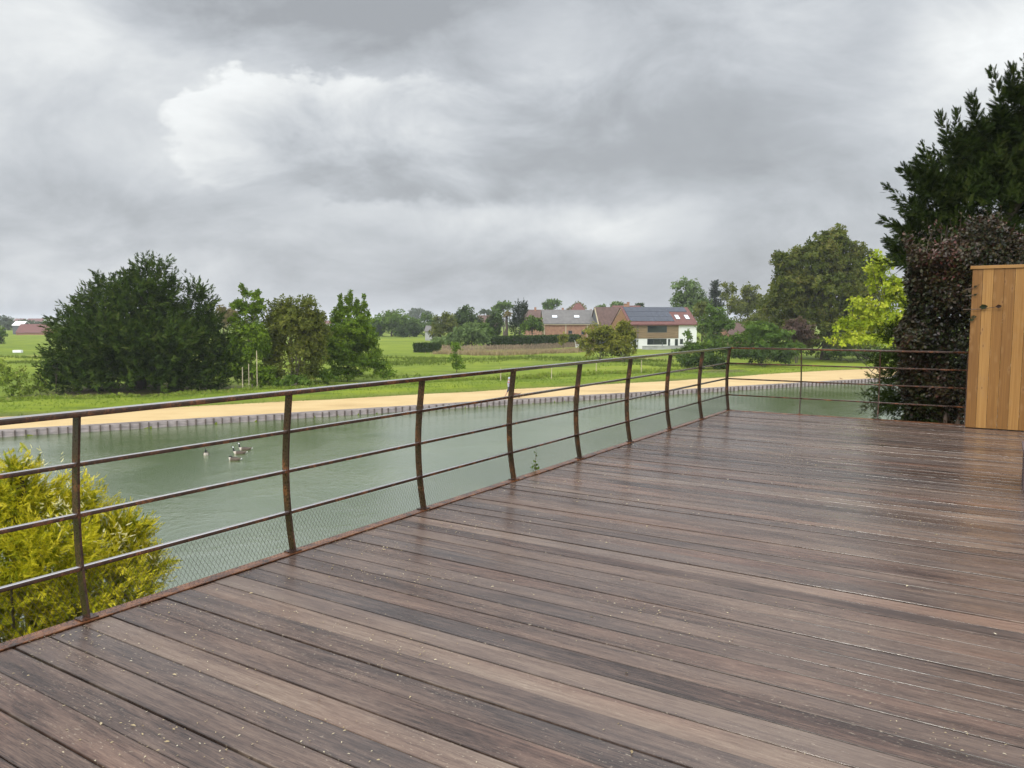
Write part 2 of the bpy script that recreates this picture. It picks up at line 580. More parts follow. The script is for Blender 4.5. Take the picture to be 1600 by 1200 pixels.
def mat_ground():
    m_, gg, out = mat_new('field_grass')
    pos = gg.n('ShaderNodeNewGeometry').outputs['Position']
    big = gg.noise(gg.scale(pos, (.022, .05, 1)), 1.0, 6, .6, .5)
    mid = gg.noise(pos, .35, 6, .65)
    fin = gg.noise(pos, 5.0, 5, .7)
    f = gg.m('ADD', gg.m('MULTIPLY', big, .5), gg.m('ADD', gg.m('MULTIPLY', mid, .32), gg.m('MULTIPLY', fin, .18)))
    col = gg.ramp(f, [(.32, (.058, .088, .009)), (.45, (.120, .168, .012)), (.56, (.178, .222, .016)), (.68, (.24, .255, .030))])
    dry = gg.m('MULTIPLY', gg.ss(gg.noise(gg.scale(pos, (.03, .09, 1)), 1.0, 5, .6), .60, .72), .5)
    col = gg.mix(dry, col, (.27, .23, .09))
    dark = gg.m('MULTIPLY', gg.ss(gg.noise(gg.scale(pos, (.02, .14, 1)), 1.3, 5, .65), .55, .66), .6)
    col = gg.mix(dark, col, (.055, .085, .016))
    soil = gg.attr('tone')
    col = gg.mix(gg.m('MULTIPLY', soil, gg.ss(mid, .35, .6, .5, 1.0)), col, (.11, .085, .05))
    hgt = gg.m('ADD', mid, gg.m('MULTIPLY', fin, .6))
    princ(gg, out, col, .85, gg.bump(hgt, .7, .25), .15)
    return m_


def mat_path():
    m_, gg, out = mat_new('sandy_path')
    pos = gg.n('ShaderNodeNewGeometry').outputs['Position']
    a = gg.noise(pos, .25, 5, .6)
    b = gg.noise(pos, 9, 5, .7)
    c = gg.noise(gg.scale(pos, (.15, .8, 1)), 1.0, 5, .6)
    f = gg.m('ADD', gg.m('MULTIPLY', a, .45), gg.m('ADD', gg.m('MULTIPLY', b, .25), gg.m('MULTIPLY', c, .3)))
    col = gg.ramp(f, [(.34, (.36, .245, .110)), (.48, (.475, .335, .155)), (.66, (.55, .41, .205))])
    princ(gg, out, col, .75, gg.bump(b, .4, .02), .25)
    return m_


def mat_pine():
    m_, gg, out = mat_new('pine_boards')
    co = gg.attr('coord', 'Vector')
    tone = gg.attr('tone')
    x, y, z = gg.xyz(co)
    zo = gg.m('MULTIPLY', z, 5.17)
    gv = gg.comb(gg.m('ADD', x, zo), gg.m('MULTIPLY', y, .13), zo)
    vor = gg.n('ShaderNodeTexVoronoi', feature='F1')
    gg.put(vor.inputs['Vector'], gg.scale(gv, (5.0, 13, 1))); vor.inputs['Scale'].default_value = 1.0
    dist = vor.outputs['Distance']
    kn = gg.ss(dist, .14, .06)
    halo = gg.ss(dist, .42, .16)
    grain = gg.noise(gg.comb(gg.m('ADD', x, zo), gg.m('MULTIPLY_ADD', halo, .06, gg.m('MULTIPLY', y, 1.6)), zo), 1.0, 2, .5)
    gn = gg.noise(gg.scale(gv, (1.0, 60, 1)), 1.0, 5, .6, .8)
    f = gg.m('ADD', gg.m('MULTIPLY', tone, .35), gg.m('ADD', gg.m('MULTIPLY', gn, .7), gg.m('MULTIPLY', grain, .0)))
    col = gg.ramp(f, [(.2, (.125, .053, .010)), (.5, (.22, .102, .021)), (.8, (.34, .180, .050))])
    col = gg.mix(gg.m('MULTIPLY', halo, .32), col, (.29, .165, .062))
    col = gg.mix(gg.m('MULTIPLY', kn, .7), col, (.10, .035, .012))
    damp = gg.noise(gg.scale(gv, (.7, 3, 1)), 1.0, 4, .6)
    col = gg.mix(gg.ss(damp, .5, .75, 0, .35), col, gg.mix(1.0, col, (.62, .52, .42), 'MULTIPLY'))
    princ(gg, out, col, .55, gg.bump(gn, .25, .004), .35)
    return m_


M['deck'] = mat_deck()
M['rust'] = mat_rust('rusty_iron', .22)
M['rail'] = mat_rust('sheen_top_iron', .35, True)
M['rust_strip'] = mat_rust('rusty_strip', .75)
M['wire'] = plain('mesh_wire', (.05, .038, .03), .45, .4, 40, .5, 0, (1, 1, 1), .3)
M['water'] = mat_water()
M['ground'] = mat_ground()
M['path'] = mat_path()
M['pine'] = mat_pine()
M['litter'] = leaf_mat('litter_bits', [(.20, .14, .07), (.42, .34, .20), (.62, .56, .42)], .6, .1)
M['plank'] = plain('grey_planks', (.28, .24, .225), .75, .35, 1.2, .3, .3, (1, 1, 6))
M['pile'] = plain('dark_piles', (.085, .066, .056), .8, .4, 5)
M['stone'] = plain('terrace_stone', (.22, .20, .17), .85, .3, 3, .3, .3)
M['white'] = plain('white_render', (.74, .74, .71), .8, .06, .6)
M['brickwall'] = plain('brick_wall', (.30, .165, .105), .85, .25, 1.8)
M['tanwall'] = plain('timber_cladding', (.215, .15, .085), .8, .28, 1.5, .3, 0, (.4, .4, 5))
M['orangebrick'] = plain('orange_brick', (.25, .135, .07), .85, .25, 2)
M['redtile'] = plain('red_tiles', (.135, .055, .045), .7, .25, 2.2)
M['browntile'] = plain('brown_tiles', (.105, .062, .05), .75, .3, 1.6)
M['slate'] = plain('grey_slates', (.125, .117, .108), .6, .22, 1.2)
M['solar'] = plain('solar_glass', (.018, .024, .040), .14, .3, 1.2, .6)
M['glass'] = plain('dark_glass', (.02, .026, .028), .08, .3, 1, .7)
M['skylight'] = plain('sky_tinted_glass', (.72, .75, .78), .12, .05, 1, .6)  # sky reflection painted into the panes as a pale base colour
M['frame'] = plain('grey_frames', (.10, .105, .11), .5, .15, 3)
M['stake'] = plain('pale_stakes', (.42, .36, .24), .8, .25, 8)
M['paling'] = plain('chestnut_palings', (.24, .17, .115), .85, .4, 2.5)
M['whitepaint'] = plain('white_paint', (.78, .78, .76), .5, .05, 3)
M['darkbox'] = plain('dark_timber', (.075, .05, .05), .5, .35, 9, .4, .2, (1, 1, .2))
M['stonegrey'] = plain('grey_stone', (.34, .34, .33), .85, .3, .8)

# ------------------------------------------------------------------ terrace frame: U runs along the long railing, V across the boards
P1 = pix(136, 968, 0)
PC = pix(1138, 641, 0)
U = (PC - P1); UC = U.length; U.normalize()
V = Vector((U.y, -U.x, 0))
SP = UC / 8


def Lp(u, v, z=0.0):
    return P1 + U * u + V * v + Vector((0, 0, z))


def to_uv(p):
    q = Vector((p.x, p.y, 0)) - Vector((P1.x, P1.y, 0))
    return q.dot(U), q.dot(V)


VB = [to_uv(pix(1248, 648.5, 0))[1], to_uv(pix(1371, 656, 0))[1]]
UF, VF = to_uv(pix(1508, 668, 0))

# ------------------------------------------------------------------ ground, pond, path
near_px = [(0, 672), (150, 663.5), (300, 654.6), (600, 636.6), (820, 623), (1000, 612.8), (1120, 605.4), (1252, 597.8), (1352, 592.2), (1420, 588.5)]
far_px = [(0, 651), (150, 643.5), (300, 635), (450, 627.5), (600, 619), (700, 613.8), (820, 607.3), (900, 603.2), (1040, 595.2), (1120, 590.4), (1252, 581), (1327, 577.5), (1420, 574)]
near_e = [pix(x, y, PZ) for x, y in near_px]
far_e = [pix(x, y, PZ) for x, y in far_px]
near_e = [near_e[0] - (near_e[2] - near_e[0]).normalized() * 150] + near_e + [near_e[-1] + (near_e[-1] - near_e[-3]).normalized() * 25]
far_e = [far_e[0] - (far_e[2] - far_e[0]).normalized() * 150] + far_e + [far_e[-1] + (far_e[-1] - far_e[-3]).normalized() * 30]
BD = (near_e[-3] - near_e[1]).normalized()          # direction of the bank
BN = Vector((-BD.y, BD.x, 0))                       # away from the water


def resample(poly, n):
    p = np.array([tuple(q) for q in poly])
    s_ = np.concatenate([[0], np.cumsum(np.linalg.norm(np.diff(p, axis=0), axis=1))])
    t = np.linspace(0, s_[-1], n)
    return np.stack([np.interp(t, s_, p[:, k]) for k in range(3)], 1)


pond_poly = [(p.x, p.y) for p in near_e] + [(62, 80), (52, 50), (34, 17.5), (10, 14.5), (-30, 12), (-90, -10), (-220, -60)]
pp = np.array(pond_poly)


def in_poly(X, Y, poly):
    ins = np.zeros(X.shape, bool)
    j = len(poly) - 1
    for i in range(len(poly)):
        xi, yi = poly[i]; xj, yj = poly[j]
        c = ((yi > Y) != (yj > Y)) & (X < (xj - xi) * (Y - yi) / (yj - yi + 1e-12) + xi)
        ins ^= c
        j = i
    return ins


FE = np.array([(p.x, p.y) for p in far_e])


def far_dist(X, Y):
    """signed distance beyond the far path edge"""
    best = np.full(X.shape, 1e9); sgn = np.zeros(X.shape)
    for i in range(len(FE) - 1):
        a = FE[i]; b = FE[i + 1]; ab = b - a
        t = np.clip(((X - a[0]) * ab[0] + (Y - a[1]) * ab[1]) / (ab @ ab), 0, 1)
        dd = np.hypot(X - a[0] - t * ab[0], Y - a[1] - t * ab[1])
        s_ = np.sign(ab[0] * (Y - a[1]) - ab[1] * (X - a[0]))
        w = dd < best
        best = np.where(w, dd, best); sgn = np.where(w, s_, sgn)
    return best * sgn


def sstep(x, a, b):
    t = np.clip((x - a) / (b - a), 0, 1)
    return t * t * (3 - 2 * t)


def ground_z(X, Y):
    X = np.asarray(X, float); Y = np.asarray(Y, float)
    dd = far_dist(X, Y)
    amp = .5 - .32 * sstep(X, 14, 28)
    bank = amp * sstep(dd, .05, 1.6) * (1 - .8 * sstep(dd, 4.5, 11))
    und = .10 * np.sin(X * .31 + Y * .17) * np.sin(Y * .23 - X * .11) + .06 * np.sin(X * .9 + 1.3) * np.sin(Y * .8)
    z = GZ + np.where(dd > .05, bank + und * sstep(dd, .6, 4), -.02)
    z = np.where(in_poly(X, Y, pp), -6.6, z)
    # the garden rises to the terrace behind its far end
    uu = (X - P1.x) * U.x + (Y - P1.y) * U.y
    vv = (X - P1.x) * V.x + (Y - P1.y) * V.y
    rise = sstep(vv, VB[1] - .4, VB[1] + 2.2) * sstep(uu, UC + 26, UC + 9) * sstep(uu, UC - 6, UC - 3)
    return np.maximum(z, -6.6 + rise * (6.6 - 1.0))


def gz(x, y):
    return float(ground_z(np.array([x]), np.array([y]))[0])


def build_ground():
    ang = np.concatenate([np.linspace(-180, -46, 50)[:-1], np.linspace(-46, 46, 620), np.linspace(46, 180, 50)[1:]])
    rad = [1.5]
    while rad[-1] < 3000:
        r0 = rad[-1]
        k = 1.05 if r0 < 40 else (1.0085 if r0 < 120 else (1.03 if r0 < 400 else 1.12))
        rad.append(r0 * k)
    rad = np.array(rad)
    A, RR = np.meshgrid(np.radians(ang), rad)
    X = np.sin(A) * RR; Y = np.cos(A) * RR
    Z = ground_z(X, Y)
    nr, na = X.shape
    Vv = np.stack([X, Y, Z], -1).reshape(-1, 3)
    i, j = np.meshgrid(np.arange(nr - 1), np.arange(na - 1), indexing='ij')
    q = np.stack([i * na + j, (i + 1) * na + j, (i + 1) * na + j + 1, i * na + j + 1], -1).reshape(-1, 4)[:, ::-1]
    # bare soil under the shrubs and at the foot of the bank
    dd = far_dist(X, Y)
    soil = np.zeros_like(X)
    for (px, py, r_) in ((1110, 583, 3.5), (1135, 581, 3.0), (1075, 585, 2.5), (200, 612, 9), (330, 606, 4), (120, 618, 5)):
        c = pix(px, py, GZ)
        soil = np.maximum(soil, 1 - sstep(np.hypot(X - c.x, (Y - c.y) * .8), r_ * .5, r_))
    soil = np.maximum(soil, .5 * (1 - sstep(dd, .2, 1.0)) * sstep(dd, -1, 0))
    o = np_mesh('ground', Vv, q, M['ground'], None, soil.ravel(), 4)
    tag(o, kind='structure')


build_ground()

w = MB()
w.poly([(x, y, WZ) for x, y in pond_poly])
tag(w.build('water', M['water']), kind='structure')

ne = resample(near_e, 90); fe = resample(far_e, 90)
VV, QQ = [], []
for k in range(90):
    jit = .22 * math.sin(k * 1.7) + .18 * math.sin(k * .63 + 1) + .15 * math.sin(k * 3.1)
    f_ = fe[k] + np.array([BN.x, BN.y, 0]) * jit
    for t in (0, .33, .66, 1):
        p = ne[k] * (1 - t) + f_ * t
        p[2] = PZ + .03 * math.sin(math.pi * t)
        VV.append(p)
for k in range(89):
    for t in range(3):
        a = k * 4 + t
        QQ.append((a, a + 4, a + 5, a + 1))
tag(np_mesh('path', np.array(VV), np.array(QQ), M['path'], None, None, 4), kind='structure')

# ---- the far bank's plank wall with its piles
rw = empty('retaining_wall', tuple(near_e[1]))
tag(rw, 'low grey plank wall with dark piles holding the sandy path above the pond', 'retaining wall')
w = MB()
a = near_e[0]; seg = resample(near_e, 70)
for k in range(69):
    p = Vector(seg[k]); q = Vector(seg[k + 1])
    n_ = (q - p).normalized(); nn = Vector((n_.y, -n_.x, 0))
    for (z0, z1, o_) in ((WZ - .6, WZ + .2, .0), (WZ + .205, PZ + .045, .012)):
        w.obox(Vector((p.x, p.y, z0)) + nn * o_, (q - p) * Vector((1, 1, 0)), nn * .06, (0, 0, z1 - z0))
w.build('plank_wall', M['plank'], rw)
s0 = near_e[1] - BD * 6
npile = 165
piles = []
sm = MB()
for k in range(npile):
    t = -6 + k * .56 + random.uniform(-.05, .05)
    # walk along the wall line
    arr = np.array([tuple(p) for p in near_e[1:]]);
    sl = np.concatenate([[0], np.cumsum(np.linalg.norm(np.diff(arr, axis=0), axis=1))])
    if t < 0: p = near_e[1] + BD * t
    else: p = Vector([np.interp(t, sl, arr[:, i]) for i in range(3)])
    nn = Vector((BD.y, -BD.x, 0))
    wd = random.uniform(.06, .10)
    b_ = MB() if k < 100 else sm
    b_.obox(Vector((p.x, p.y, WZ - .7)) + nn * .04 - BD * wd / 2, BD * wd, nn * .14, (0, 0, PZ - WZ + .66 + random.uniform(-.03, .03)))
    if k < 100: b_.build('pile', M['pile'], rw)
tag(sm.build('pile', M['pile'], rw), kind='stuff')

# ------------------------------------------------------------------ terrace: boards
def board_mesh(name, boards, mat, kind=None, parent=None):
    """boards: list of (corner fn giving world pts, coord verts...) collected as boxes with per-vertex coord + tone"""
    Vv, Ff, C, T = [], [], [], []
    for (o, ea, eb, ec, ident, tone) in boards:      # ea along the grain, eb across, ec thickness
        k = len(Vv)
        la = ea.length
        h = min(.0035, eb.length * .04)
        eu = ec.normalized()
        nb = eb.normalized()
        prof = [(0, 0), (1, 0), (1, .93), (.992, 1), (.008, 1), (0, .93)]
        for s_ in (0, 1):
            for (b_, c_) in prof:
                Vv.append(tuple(o + ea * s_ + eb * b_ + ec * c_))
                C.append((la * s_, b_ - .5, ident)); T.append(tone)
        n = 6
        for i in range(n):
            j = (i + 1) % n
            Ff.append((k + i, k + j, k + n + j, k + n + i))
        Ff.append(tuple(k + i for i in reversed(range(n)))); Ff.append(tuple(k + n + i for i in range(n)))
    me = bpy.data.meshes.new(name)
    me.from_pydata(Vv, [], Ff); me.update()
    a = me.attributes.new('coord', 'FLOAT_VECTOR', 'POINT'); a.data.foreach_set('vector', np.array(C, np.float32).ravel())
    a = me.attributes.new('tone', 'FLOAT', 'POINT'); a.data.foreach_set('value', np.array(T, np.float32))
    o = link(name, me, mat, parent)
    if kind: o['kind'] = kind
    return o


boards = []
u = -6.0
ident = 0
VEND = 13.5
while u < UC + .02:
    wd = random.choice((.155, .158, .162, .165, .150, .160, .128))
    if u + wd > UC + .03: wd = UC + .03 - u
    if wd < .05: break
    gap = random.choice((.005, .007, .008, .012))
    base_t = random.random()
    cuts = [0.055]
    while cuts[-1] < VEND:
        cuts.append(cuts[-1] + random.uniform(3.6, 5.2) if random.random() < .0 else VEND)
    cuts[-1] = VEND
    for c0, c1 in zip(cuts, cuts[1:]):
        r_ = random.random()
        tone = .12 + .12 * random.random() if r_ < .25 else (.35 + .3 * random.random() if r_ < .84 else .78 + .3 * random.random())
        dz0, dz1 = random.uniform(-.003, .003), random.uniform(-.003, .003)
        o_ = Lp(u, c0, -.032 + dz0)
        boards.append((o_, V * (c1 - c0 - .003) + Vector((0, 0, random.uniform(-.002, .002))), U * (wd - gap), Vector((0, 0, .032)), ident % 97, tone))
        ident += 1
    u += wd
board_mesh('deck', boards, M['deck'], 'structure')
w = MB()
w.obox(Lp(-6.2, .10, -.46), U * (UC + 6.2 - .04), V * (VEND - .1), (0, 0, .30))
w.obox(Lp(-6.0, .35, -6.9), U * (UC + 5.6), V * (VEND - .4), (0, 0, 6.55))
tag(w.build('terrace', M['stone']), kind='structure')

# dry bits lying on the boards
n = 3400
uu = rng.uniform(-2.5, UC, n); vv = np.abs(rng.normal(0, 1, n)) * np.where(rng.random(n) < .45, .35, 2.2) + .04
cl = rng.integers(0, 40, n); cu = rng.uniform(-1, UC * .7, 40); cv = np.abs(rng.normal(0, 1.6, 40)) + .05
pick = rng.random(n) < .45
uu = np.where(pick, cu[cl] + rng.normal(0, .09, n), uu); vv = np.where(pick, np.abs(cv[cl] + rng.normal(0, .22, n)) + .03, vv)
keep = vv < 7
uu, vv = uu[keep], vv[keep]; n = len(uu)
P = np.array([tuple(P1)]) + uu[:, None] * np.array(U) + vv[:, None] * np.array(V) + np.array([0, 0, .0045])
D = np.stack([rng.normal(size=n), rng.normal(size=n), rng.normal(size=n) * .08], 1)
Nn = np.stack([rng.normal(size=n) * .2, rng.normal(size=n) * .2, np.ones(n)], 1)
o = scatter('leaf_litter', P, D, Nn, rng.uniform(.005, .015, n) * np.where(rng.random(n) < .06, 1.8, 1), tpl_leaf(.22, .1), M['litter'])
tag(o, kind='stuff')

# ------------------------------------------------------------------ railing
def bow(z):
    zs = [0, .14, .27, .41, .55, .68, .82, .95, 1.08, 1.2]
    os_ = [0, -.025, -.042, -.052, -.055, -.050, -.038, -.022, -.006, .01]
    return float(np.interp(z, zs, os_))


HB = (.272, .555, .828)      # middle bars
HT = 1.080                   # underside of the handrail
rail = empty('railing', tuple(P1))
tag(rail, 'rusty bowed iron railing with mesh foot round the wet boardwalk terrace', 'railing')


def post(base, along, outw, w_=.056, t_=.013):
    m_ = MB()
    zs = [0.0, .07, .14, .20, .27, .34, .41, .48, .55, .62, .68, .75, .82, .89, .95, 1.01, HT]
    k0 = len(m_.v)
    for z in zs:
        c = base - outw * bow(z) + Vector((0, 0, z))      # bow() is negative outward, so minus moves outward
        for (a_, b_) in ((-1, -1), (1, -1), (1, 1), (-1, 1)):
            m_.v.append(tuple(c + along * a_ * t_ / 2 + outw * b_ * w_ / 2))
    for i in range(len(zs) - 1):
        for j in range(4):
            j2 = (j + 1) % 4
            m_.f.append((k0 + i * 4 + j, k0 + i * 4 + j2, k0 + (i + 1) * 4 + j2, k0 + (i + 1) * 4 + j))
    m_.f.append((k0 + 3, k0 + 2, k0 + 1, k0))
    n_ = len(m_.v)
    m_.f.append((n_ - 4, n_ - 3, n_ - 2, n_ - 1))
    # foot plate
    m_.obox(base - along * .045 - outw * .035 + Vector((0, 0, .0085)), along * .09, outw * .075, (0, 0, .006))
    return m_.build('post', M['rust'], rail)


OUT1, OUT2 = -V, U
for k in range(-4, 8):
    post(Lp(k * SP, 0), U, OUT1)
VE = VF + 1.2
backv = [VB[0], VB[1], VB[1] + (VB[1] - VB[0])]
for v_ in backv:
    post(Lp(UC, v_), V, OUT2)
post(Lp(UC, 0), (U + V * .6).normalized(), (OUT1 + OUT2 * .6).normalized(), .05, .028)


def bar(p, q, h, w_, outw, name):
    dv = (q - p)
    m_ = MB()
    r_ = min(h, w_) * .16
    prof = []
    for (cx_, cz_, a0_) in ((w_ / 2 - r_, h - r_, 0), (-w_ / 2 + r_, h - r_, 90), (-w_ / 2 + r_, r_, 180), (w_ / 2 - r_, r_, 270)):
        for k_ in range(4):
            a_ = R(a0_ + k_ * 30)
            prof.append((cx_ + r_ * math.cos(a_), cz_ + r_ * math.sin(a_)))
    n_ = len(prof)
    for e_ in (p, q):
        for (x_, z_) in prof: m_.v.append(tuple(e_ + outw * x_ + Vector((0, 0, z_))))
    for k_ in range(n_):
        k2 = (k_ + 1) % n_
        m_.f.append((k_, k2, n_ + k2, n_ + k_))
    m_.f.append(tuple(reversed(range(n_)))); m_.f.append(tuple(range(n_, 2 * n_)))
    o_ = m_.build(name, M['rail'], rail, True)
    return o_


U0 = -4 * SP
for z in HB:
    o1 = OUT1 * -bow(z); o2 = OUT2 * -bow(z)
    c = Lp(UC, 0, z - .013) + o1 + o2
    bar(Lp(U0, 0, z - .013) + o1, c, .022, .036, OUT1, 'bar')
    bar(c + V * .011, Lp(UC, VE, z - .013) + o2, .0215, .0355, OUT2, 'bar')
c = Lp(UC, 0, HT) + OUT1 * .006 + OUT2 * .006
bar(Lp(U0, 0, HT) + OUT1 * .006, c + U * .025, .030, .074, OUT1, 'handrail')
bar(c + V * .029, Lp(UC, VE, HT) + OUT2 * .006, .0295, .074, OUT2, 'handrail')
# rusted flat along the board ends
m_ = MB(); m_.obox(Lp(U0, -.038, .002), U * (UC - U0), V * .085, (0, 0, .006))
m_.obox(Lp(U0, -.038, -.10), U * (UC - U0), V * .006, (0, 0, .102)); m_.build('base_strip', M['rust_strip'], rail)
m_ = MB(); m_.obox(Lp(UC - .045, .049, .0015), V * (VE - .05), U * .085, (0, 0, .006))
m_.build('base_strip', M['rust_strip'], rail)


def mesh_panel(base, along, outw, length):
    cw, rh = .030, .0262
    rows = 9
    nx = int(length / (cw / 2))
    cw2 = length / nx
    z0 = .012
    pts = []
    Vv, T = [], []
    r_ = .0010
    for j in range(rows):
        k = np.arange(nx + 1)
        up_ = ((k + j) % 2)
        z = z0 + (j + up_) * rh
        off = np.interp(z, [0, .14, .27, .41], [0, .025, .042, .052])
        s_ = k * cw2
        p = np.array(base)[None] + s_[:, None] * np.array(along) + off[:, None] * np.array(outw) + np.stack([z * 0, z * 0, z], 1)
        dirs = np.diff(p, axis=0); dirs = norm(dirs)
        o_ = np.array(outw)[None]
        sd = np.cross(dirs, o_)
        for q in range(3):
            a = 2 * math.pi * q / 3; b = 2 * math.pi * (q + 1) / 3
            oa = r_ * (math.cos(a) * o_ + math.sin(a) * sd); ob = r_ * (math.cos(b) * o_ + math.sin(b) * sd)
            quad = np.stack([p[:-1] + oa, p[1:] + oa, p[1:] + ob, p[:-1] + ob], 1)
            Vv.append(quad.reshape(-1, 3))
    Vv = np.concatenate(Vv)
    T = np.arange(len(Vv)).reshape(-1, 4)
    return np_mesh('mesh_panel', Vv, T, M['wire'], rail, None, 4)


for k in range(-4, 8):
    mesh_panel(Lp(k * SP + .01, 0), U, OUT1, SP - .02)
edges = [0.02] + backv[:2]
for a_, b_ in zip(edges, edges[1:]):
    mesh_panel(Lp(UC, a_ + .01), V, OUT2, b_ - a_ - .02)

# a weed climbing the mesh
wr = empty('climbing_weed', tuple(Lp(3.30, -.05, -.2)))
tag(wr, 'thin green weed growing up through the railing mesh', 'weed')
wp = to_uv(pix(838, 735, 0))[0]
m_ = MB(); pts = [Lp(wp + .02 * math.sin(k * 1.3), -.075 - .008 * math.cos(k), -.25 + k * .075) for k in range(8)]
m_.tube(pts, [.004, .004, .0035, .003, .003, .0025, .002, .0015], 5); m_.build('stem', M['twig'], wr)
n = 34
t = rng.uniform(2.6, 7, n); t[:16] = rng.uniform(2.8, 4.2, 16)
P = np.array([tuple(Lp(wp, -.075, -.25))]) + np.stack([t * 0, t * 0, t * .075], 1) + rng.normal(0, .02, (n, 3)) * np.where(t < 4.3, 1.6, .5)[:, None]
scatter('leaf_sprays', P, rdir(n) + np.array([0, 0, .3]), rdir(n), rng.uniform(.025, .05, n), tpl_leaf(.3), M['mid_leaf'], wr)

# ------------------------------------------------------------------ wooden screen at the terrace end
DF = Vector((0, 0, 1))
fence = empty('wooden_fence', tuple(Lp(UF, VF)))
tag(fence, 'tall honey coloured pine board fence panel closing the end of the terrace', 'fence')
FH = 2.33
bl = []
v = 0.0
k = 0
while v < 4.2:
    bl.append((Lp(UF + random.uniform(-.002, .002), VF + v, .012), Vector((0, 0, FH - .03)), V * .1285, -U * .022, k, random.random()))
    v += .131; k += 1
board_mesh('boards', bl, M['pine'], None, fence)
m_ = []
m_.append((Lp(UF - .045, VF - .03, FH - .016), V * 4.3, U * .13, Vector((0, 0, .045)), 50, .7))
board_mesh('cap', m_, M['pine'], None, fence)
bl = [(Lp(UF + .004, VF + .01, z), V * 4.18, Vector((0, 0, .09)), U * .045, 60 + i, .5) for i, z in enumerate((.3, 1.2, 2.1))]
board_mesh('cross_rail', bl, M['pine'], None, fence)
for v in (.02, 2.0, 4.0):
    board_mesh('post', [(Lp(UF + .052, VF + v, -.5), Vector((0, 0, FH + .44)), V * .09, U * .09, 70, .4)], M['pine'], None, fence)

# dark box whose edge shows at the frame side
bx = pix(1598, 768, 0)
bu, bv = to_uv(bx)
box = empty('timber_box', tuple(Lp(bu, bv)))
tag(box, 'dark low timber box standing on the wet boards, cut by the edge', 'box')
m_ = MB()
for i in range(3):
    m_.obox(Lp(bu, bv, .006 + i * .118), V * .9, U * .022, (0, 0, .112))
    m_.obox(Lp(bu + .023, bv + .002, .006 + i * .118), V * .022, U * .56, (0, 0, .112))
    m_.obox(Lp(bu + .023, bv + .876, .006 + i * .118), V * .022, U * .56, (0, 0, .112))
    m_.obox(Lp(bu + .584, bv, .006 + i * .118), V * .9, U * .022, (0, 0, .112))
m_.build('boards', M['darkbox'], box)
m_ = MB(); m_.obox(Lp(bu - .015, bv - .015, .362), V * .93, U * .64, (0, 0, .025)); m_.build('lid', M['darkbox'], box)


# ------------------------------------------------------------------ trees and shrubs
def lobes_world(lobes, D):
    out = []
    for l in lobes:
        px, py, rx, ry = l[:4]
        dd = l[4] if len(l) > 4 else 0.0
        c = at(px, py, D + dd)
        k = (D + dd) / F * math.sqrt(1 + ((px - 800) / F) ** 2 * .3)
        out.append((np.array(c), np.array([rx * k, rx * k * .9, ry * k])))
    return out


def trunk_mesh(base, lobes, r0, mat, parent, multi=1, lean=0.0, limbs=8, up_to=.75):
    m_ = MB()
    base = Vector(base)
    tops = sorted(lobes, key=lambda l: -l[0][2])
    for q in range(multi):
        tgt = Vector(tops[q % len(tops)][0])
        b = base + Vector((random.uniform(-1, 1), random.uniform(-1, 1), 0)) * r0 * 1.6 * (multi > 1)
        pts, rad = [], []
        for i in range(6):
            t = i / 5
            p = b.lerp(Vector((b.x + (tgt.x - b.x) * t ** 1.4, b.y + (tgt.y - b.y) * t ** 1.4, b.z + (tgt.z - b.z) * t)), 1.0)
            p = p + Vector((random.uniform(-1, 1), random.uniform(-1, 1), 0)) * r0 * .5 * (0 < i < 5)
            pts.append(p); rad.append(r0 / math.sqrt(multi) * (1.25 - .95 * t if i == 0 else 1 - .78 * t))
        pts[0] = pts[0] - Vector((0, 0, .25))
        m_.tube(pts, rad, 7)
        for j in range(max(1, limbs // multi)):
            c, rr = random.choice(lobes)
            e = c + norm(rng.normal(size=3)) * rr * random.uniform(.35, .85)
            s_ = pts[random.randint(1, 4)]
            e = Vector(e)
            mid = s_.lerp(e, .5) + Vector((0, 0, -.08 * (e - s_).length))
            m_.tube([s_, mid, e], [r0 * .34 / math.sqrt(multi), r0 * .22 / math.sqrt(multi), r0 * .06], 5)
    return m_.build('trunk', mat, parent, True)


def clump_leaves(lobes, lp, dens, spread=.30, hang=0.0, sub=1.0):
    """positions, stem directions, normals, sizes, tones of leaf clusters gathered in clumps through the lobes"""
    Ps, Ds, Ns, Ss, Ts = [], [], [], [], []
    areas = np.array([math.pi * r[0] * r[2] for c, r in lobes])
    for (c, r), ar in zip(lobes, areas):
        ncl = max(5, int(sub * 26 * (ar / (math.pi * (r[0] * r[2]))) ** 1))
        n = max(12, int(dens * ar / (lp * lp)))
        dirs = rdir(ncl); dirs[:, 2] = np.where(rng.random(ncl) < .65, np.abs(dirs[:, 2]), dirs[:, 2])
        rad = rng.uniform(.35, 1.0, ncl) ** .6
        cc = c + dirs * r * rad[:, None] * (1 - spread * .35)
        csz = rng.uniform(.6, 1.3, ncl)
        wgt = csz ** 2; wgt /= wgt.sum()
        pick = rng.choice(ncl, n, p=wgt)
        sg = spread * csz[pick][:, None] * r * np.array([1, 1, .75])
        off = rng.normal(size=(n, 3)); ln = np.linalg.norm(off, axis=1, keepdims=True)
        off = off / ln * np.minimum(ln, 1.9) * .72
        P = cc[pick] + off * sg
        outw = norm(off * .8 + dirs[pick] * .5 + np.array([0, 0, .25]))
        Ps.append(P)
        Ns.append(norm(outw + rng.normal(0, .45, (n, 3)) + np.array([0, 0, .35])))
        Ds.append(norm(rng.normal(size=(n, 3)) + outw * .4 + np.array([0, 0, -hang])))
        Ss.append(lp * rng.uniform(.6, 1.35, n))
        ct = rng.uniform(.1, .9, ncl)
        Ts.append(np.clip(ct[pick] + rng.normal(0, .12, n), 0, 1))
    return [np.concatenate(q) for q in (Ps, Ds, Ns, Ss, Ts)]


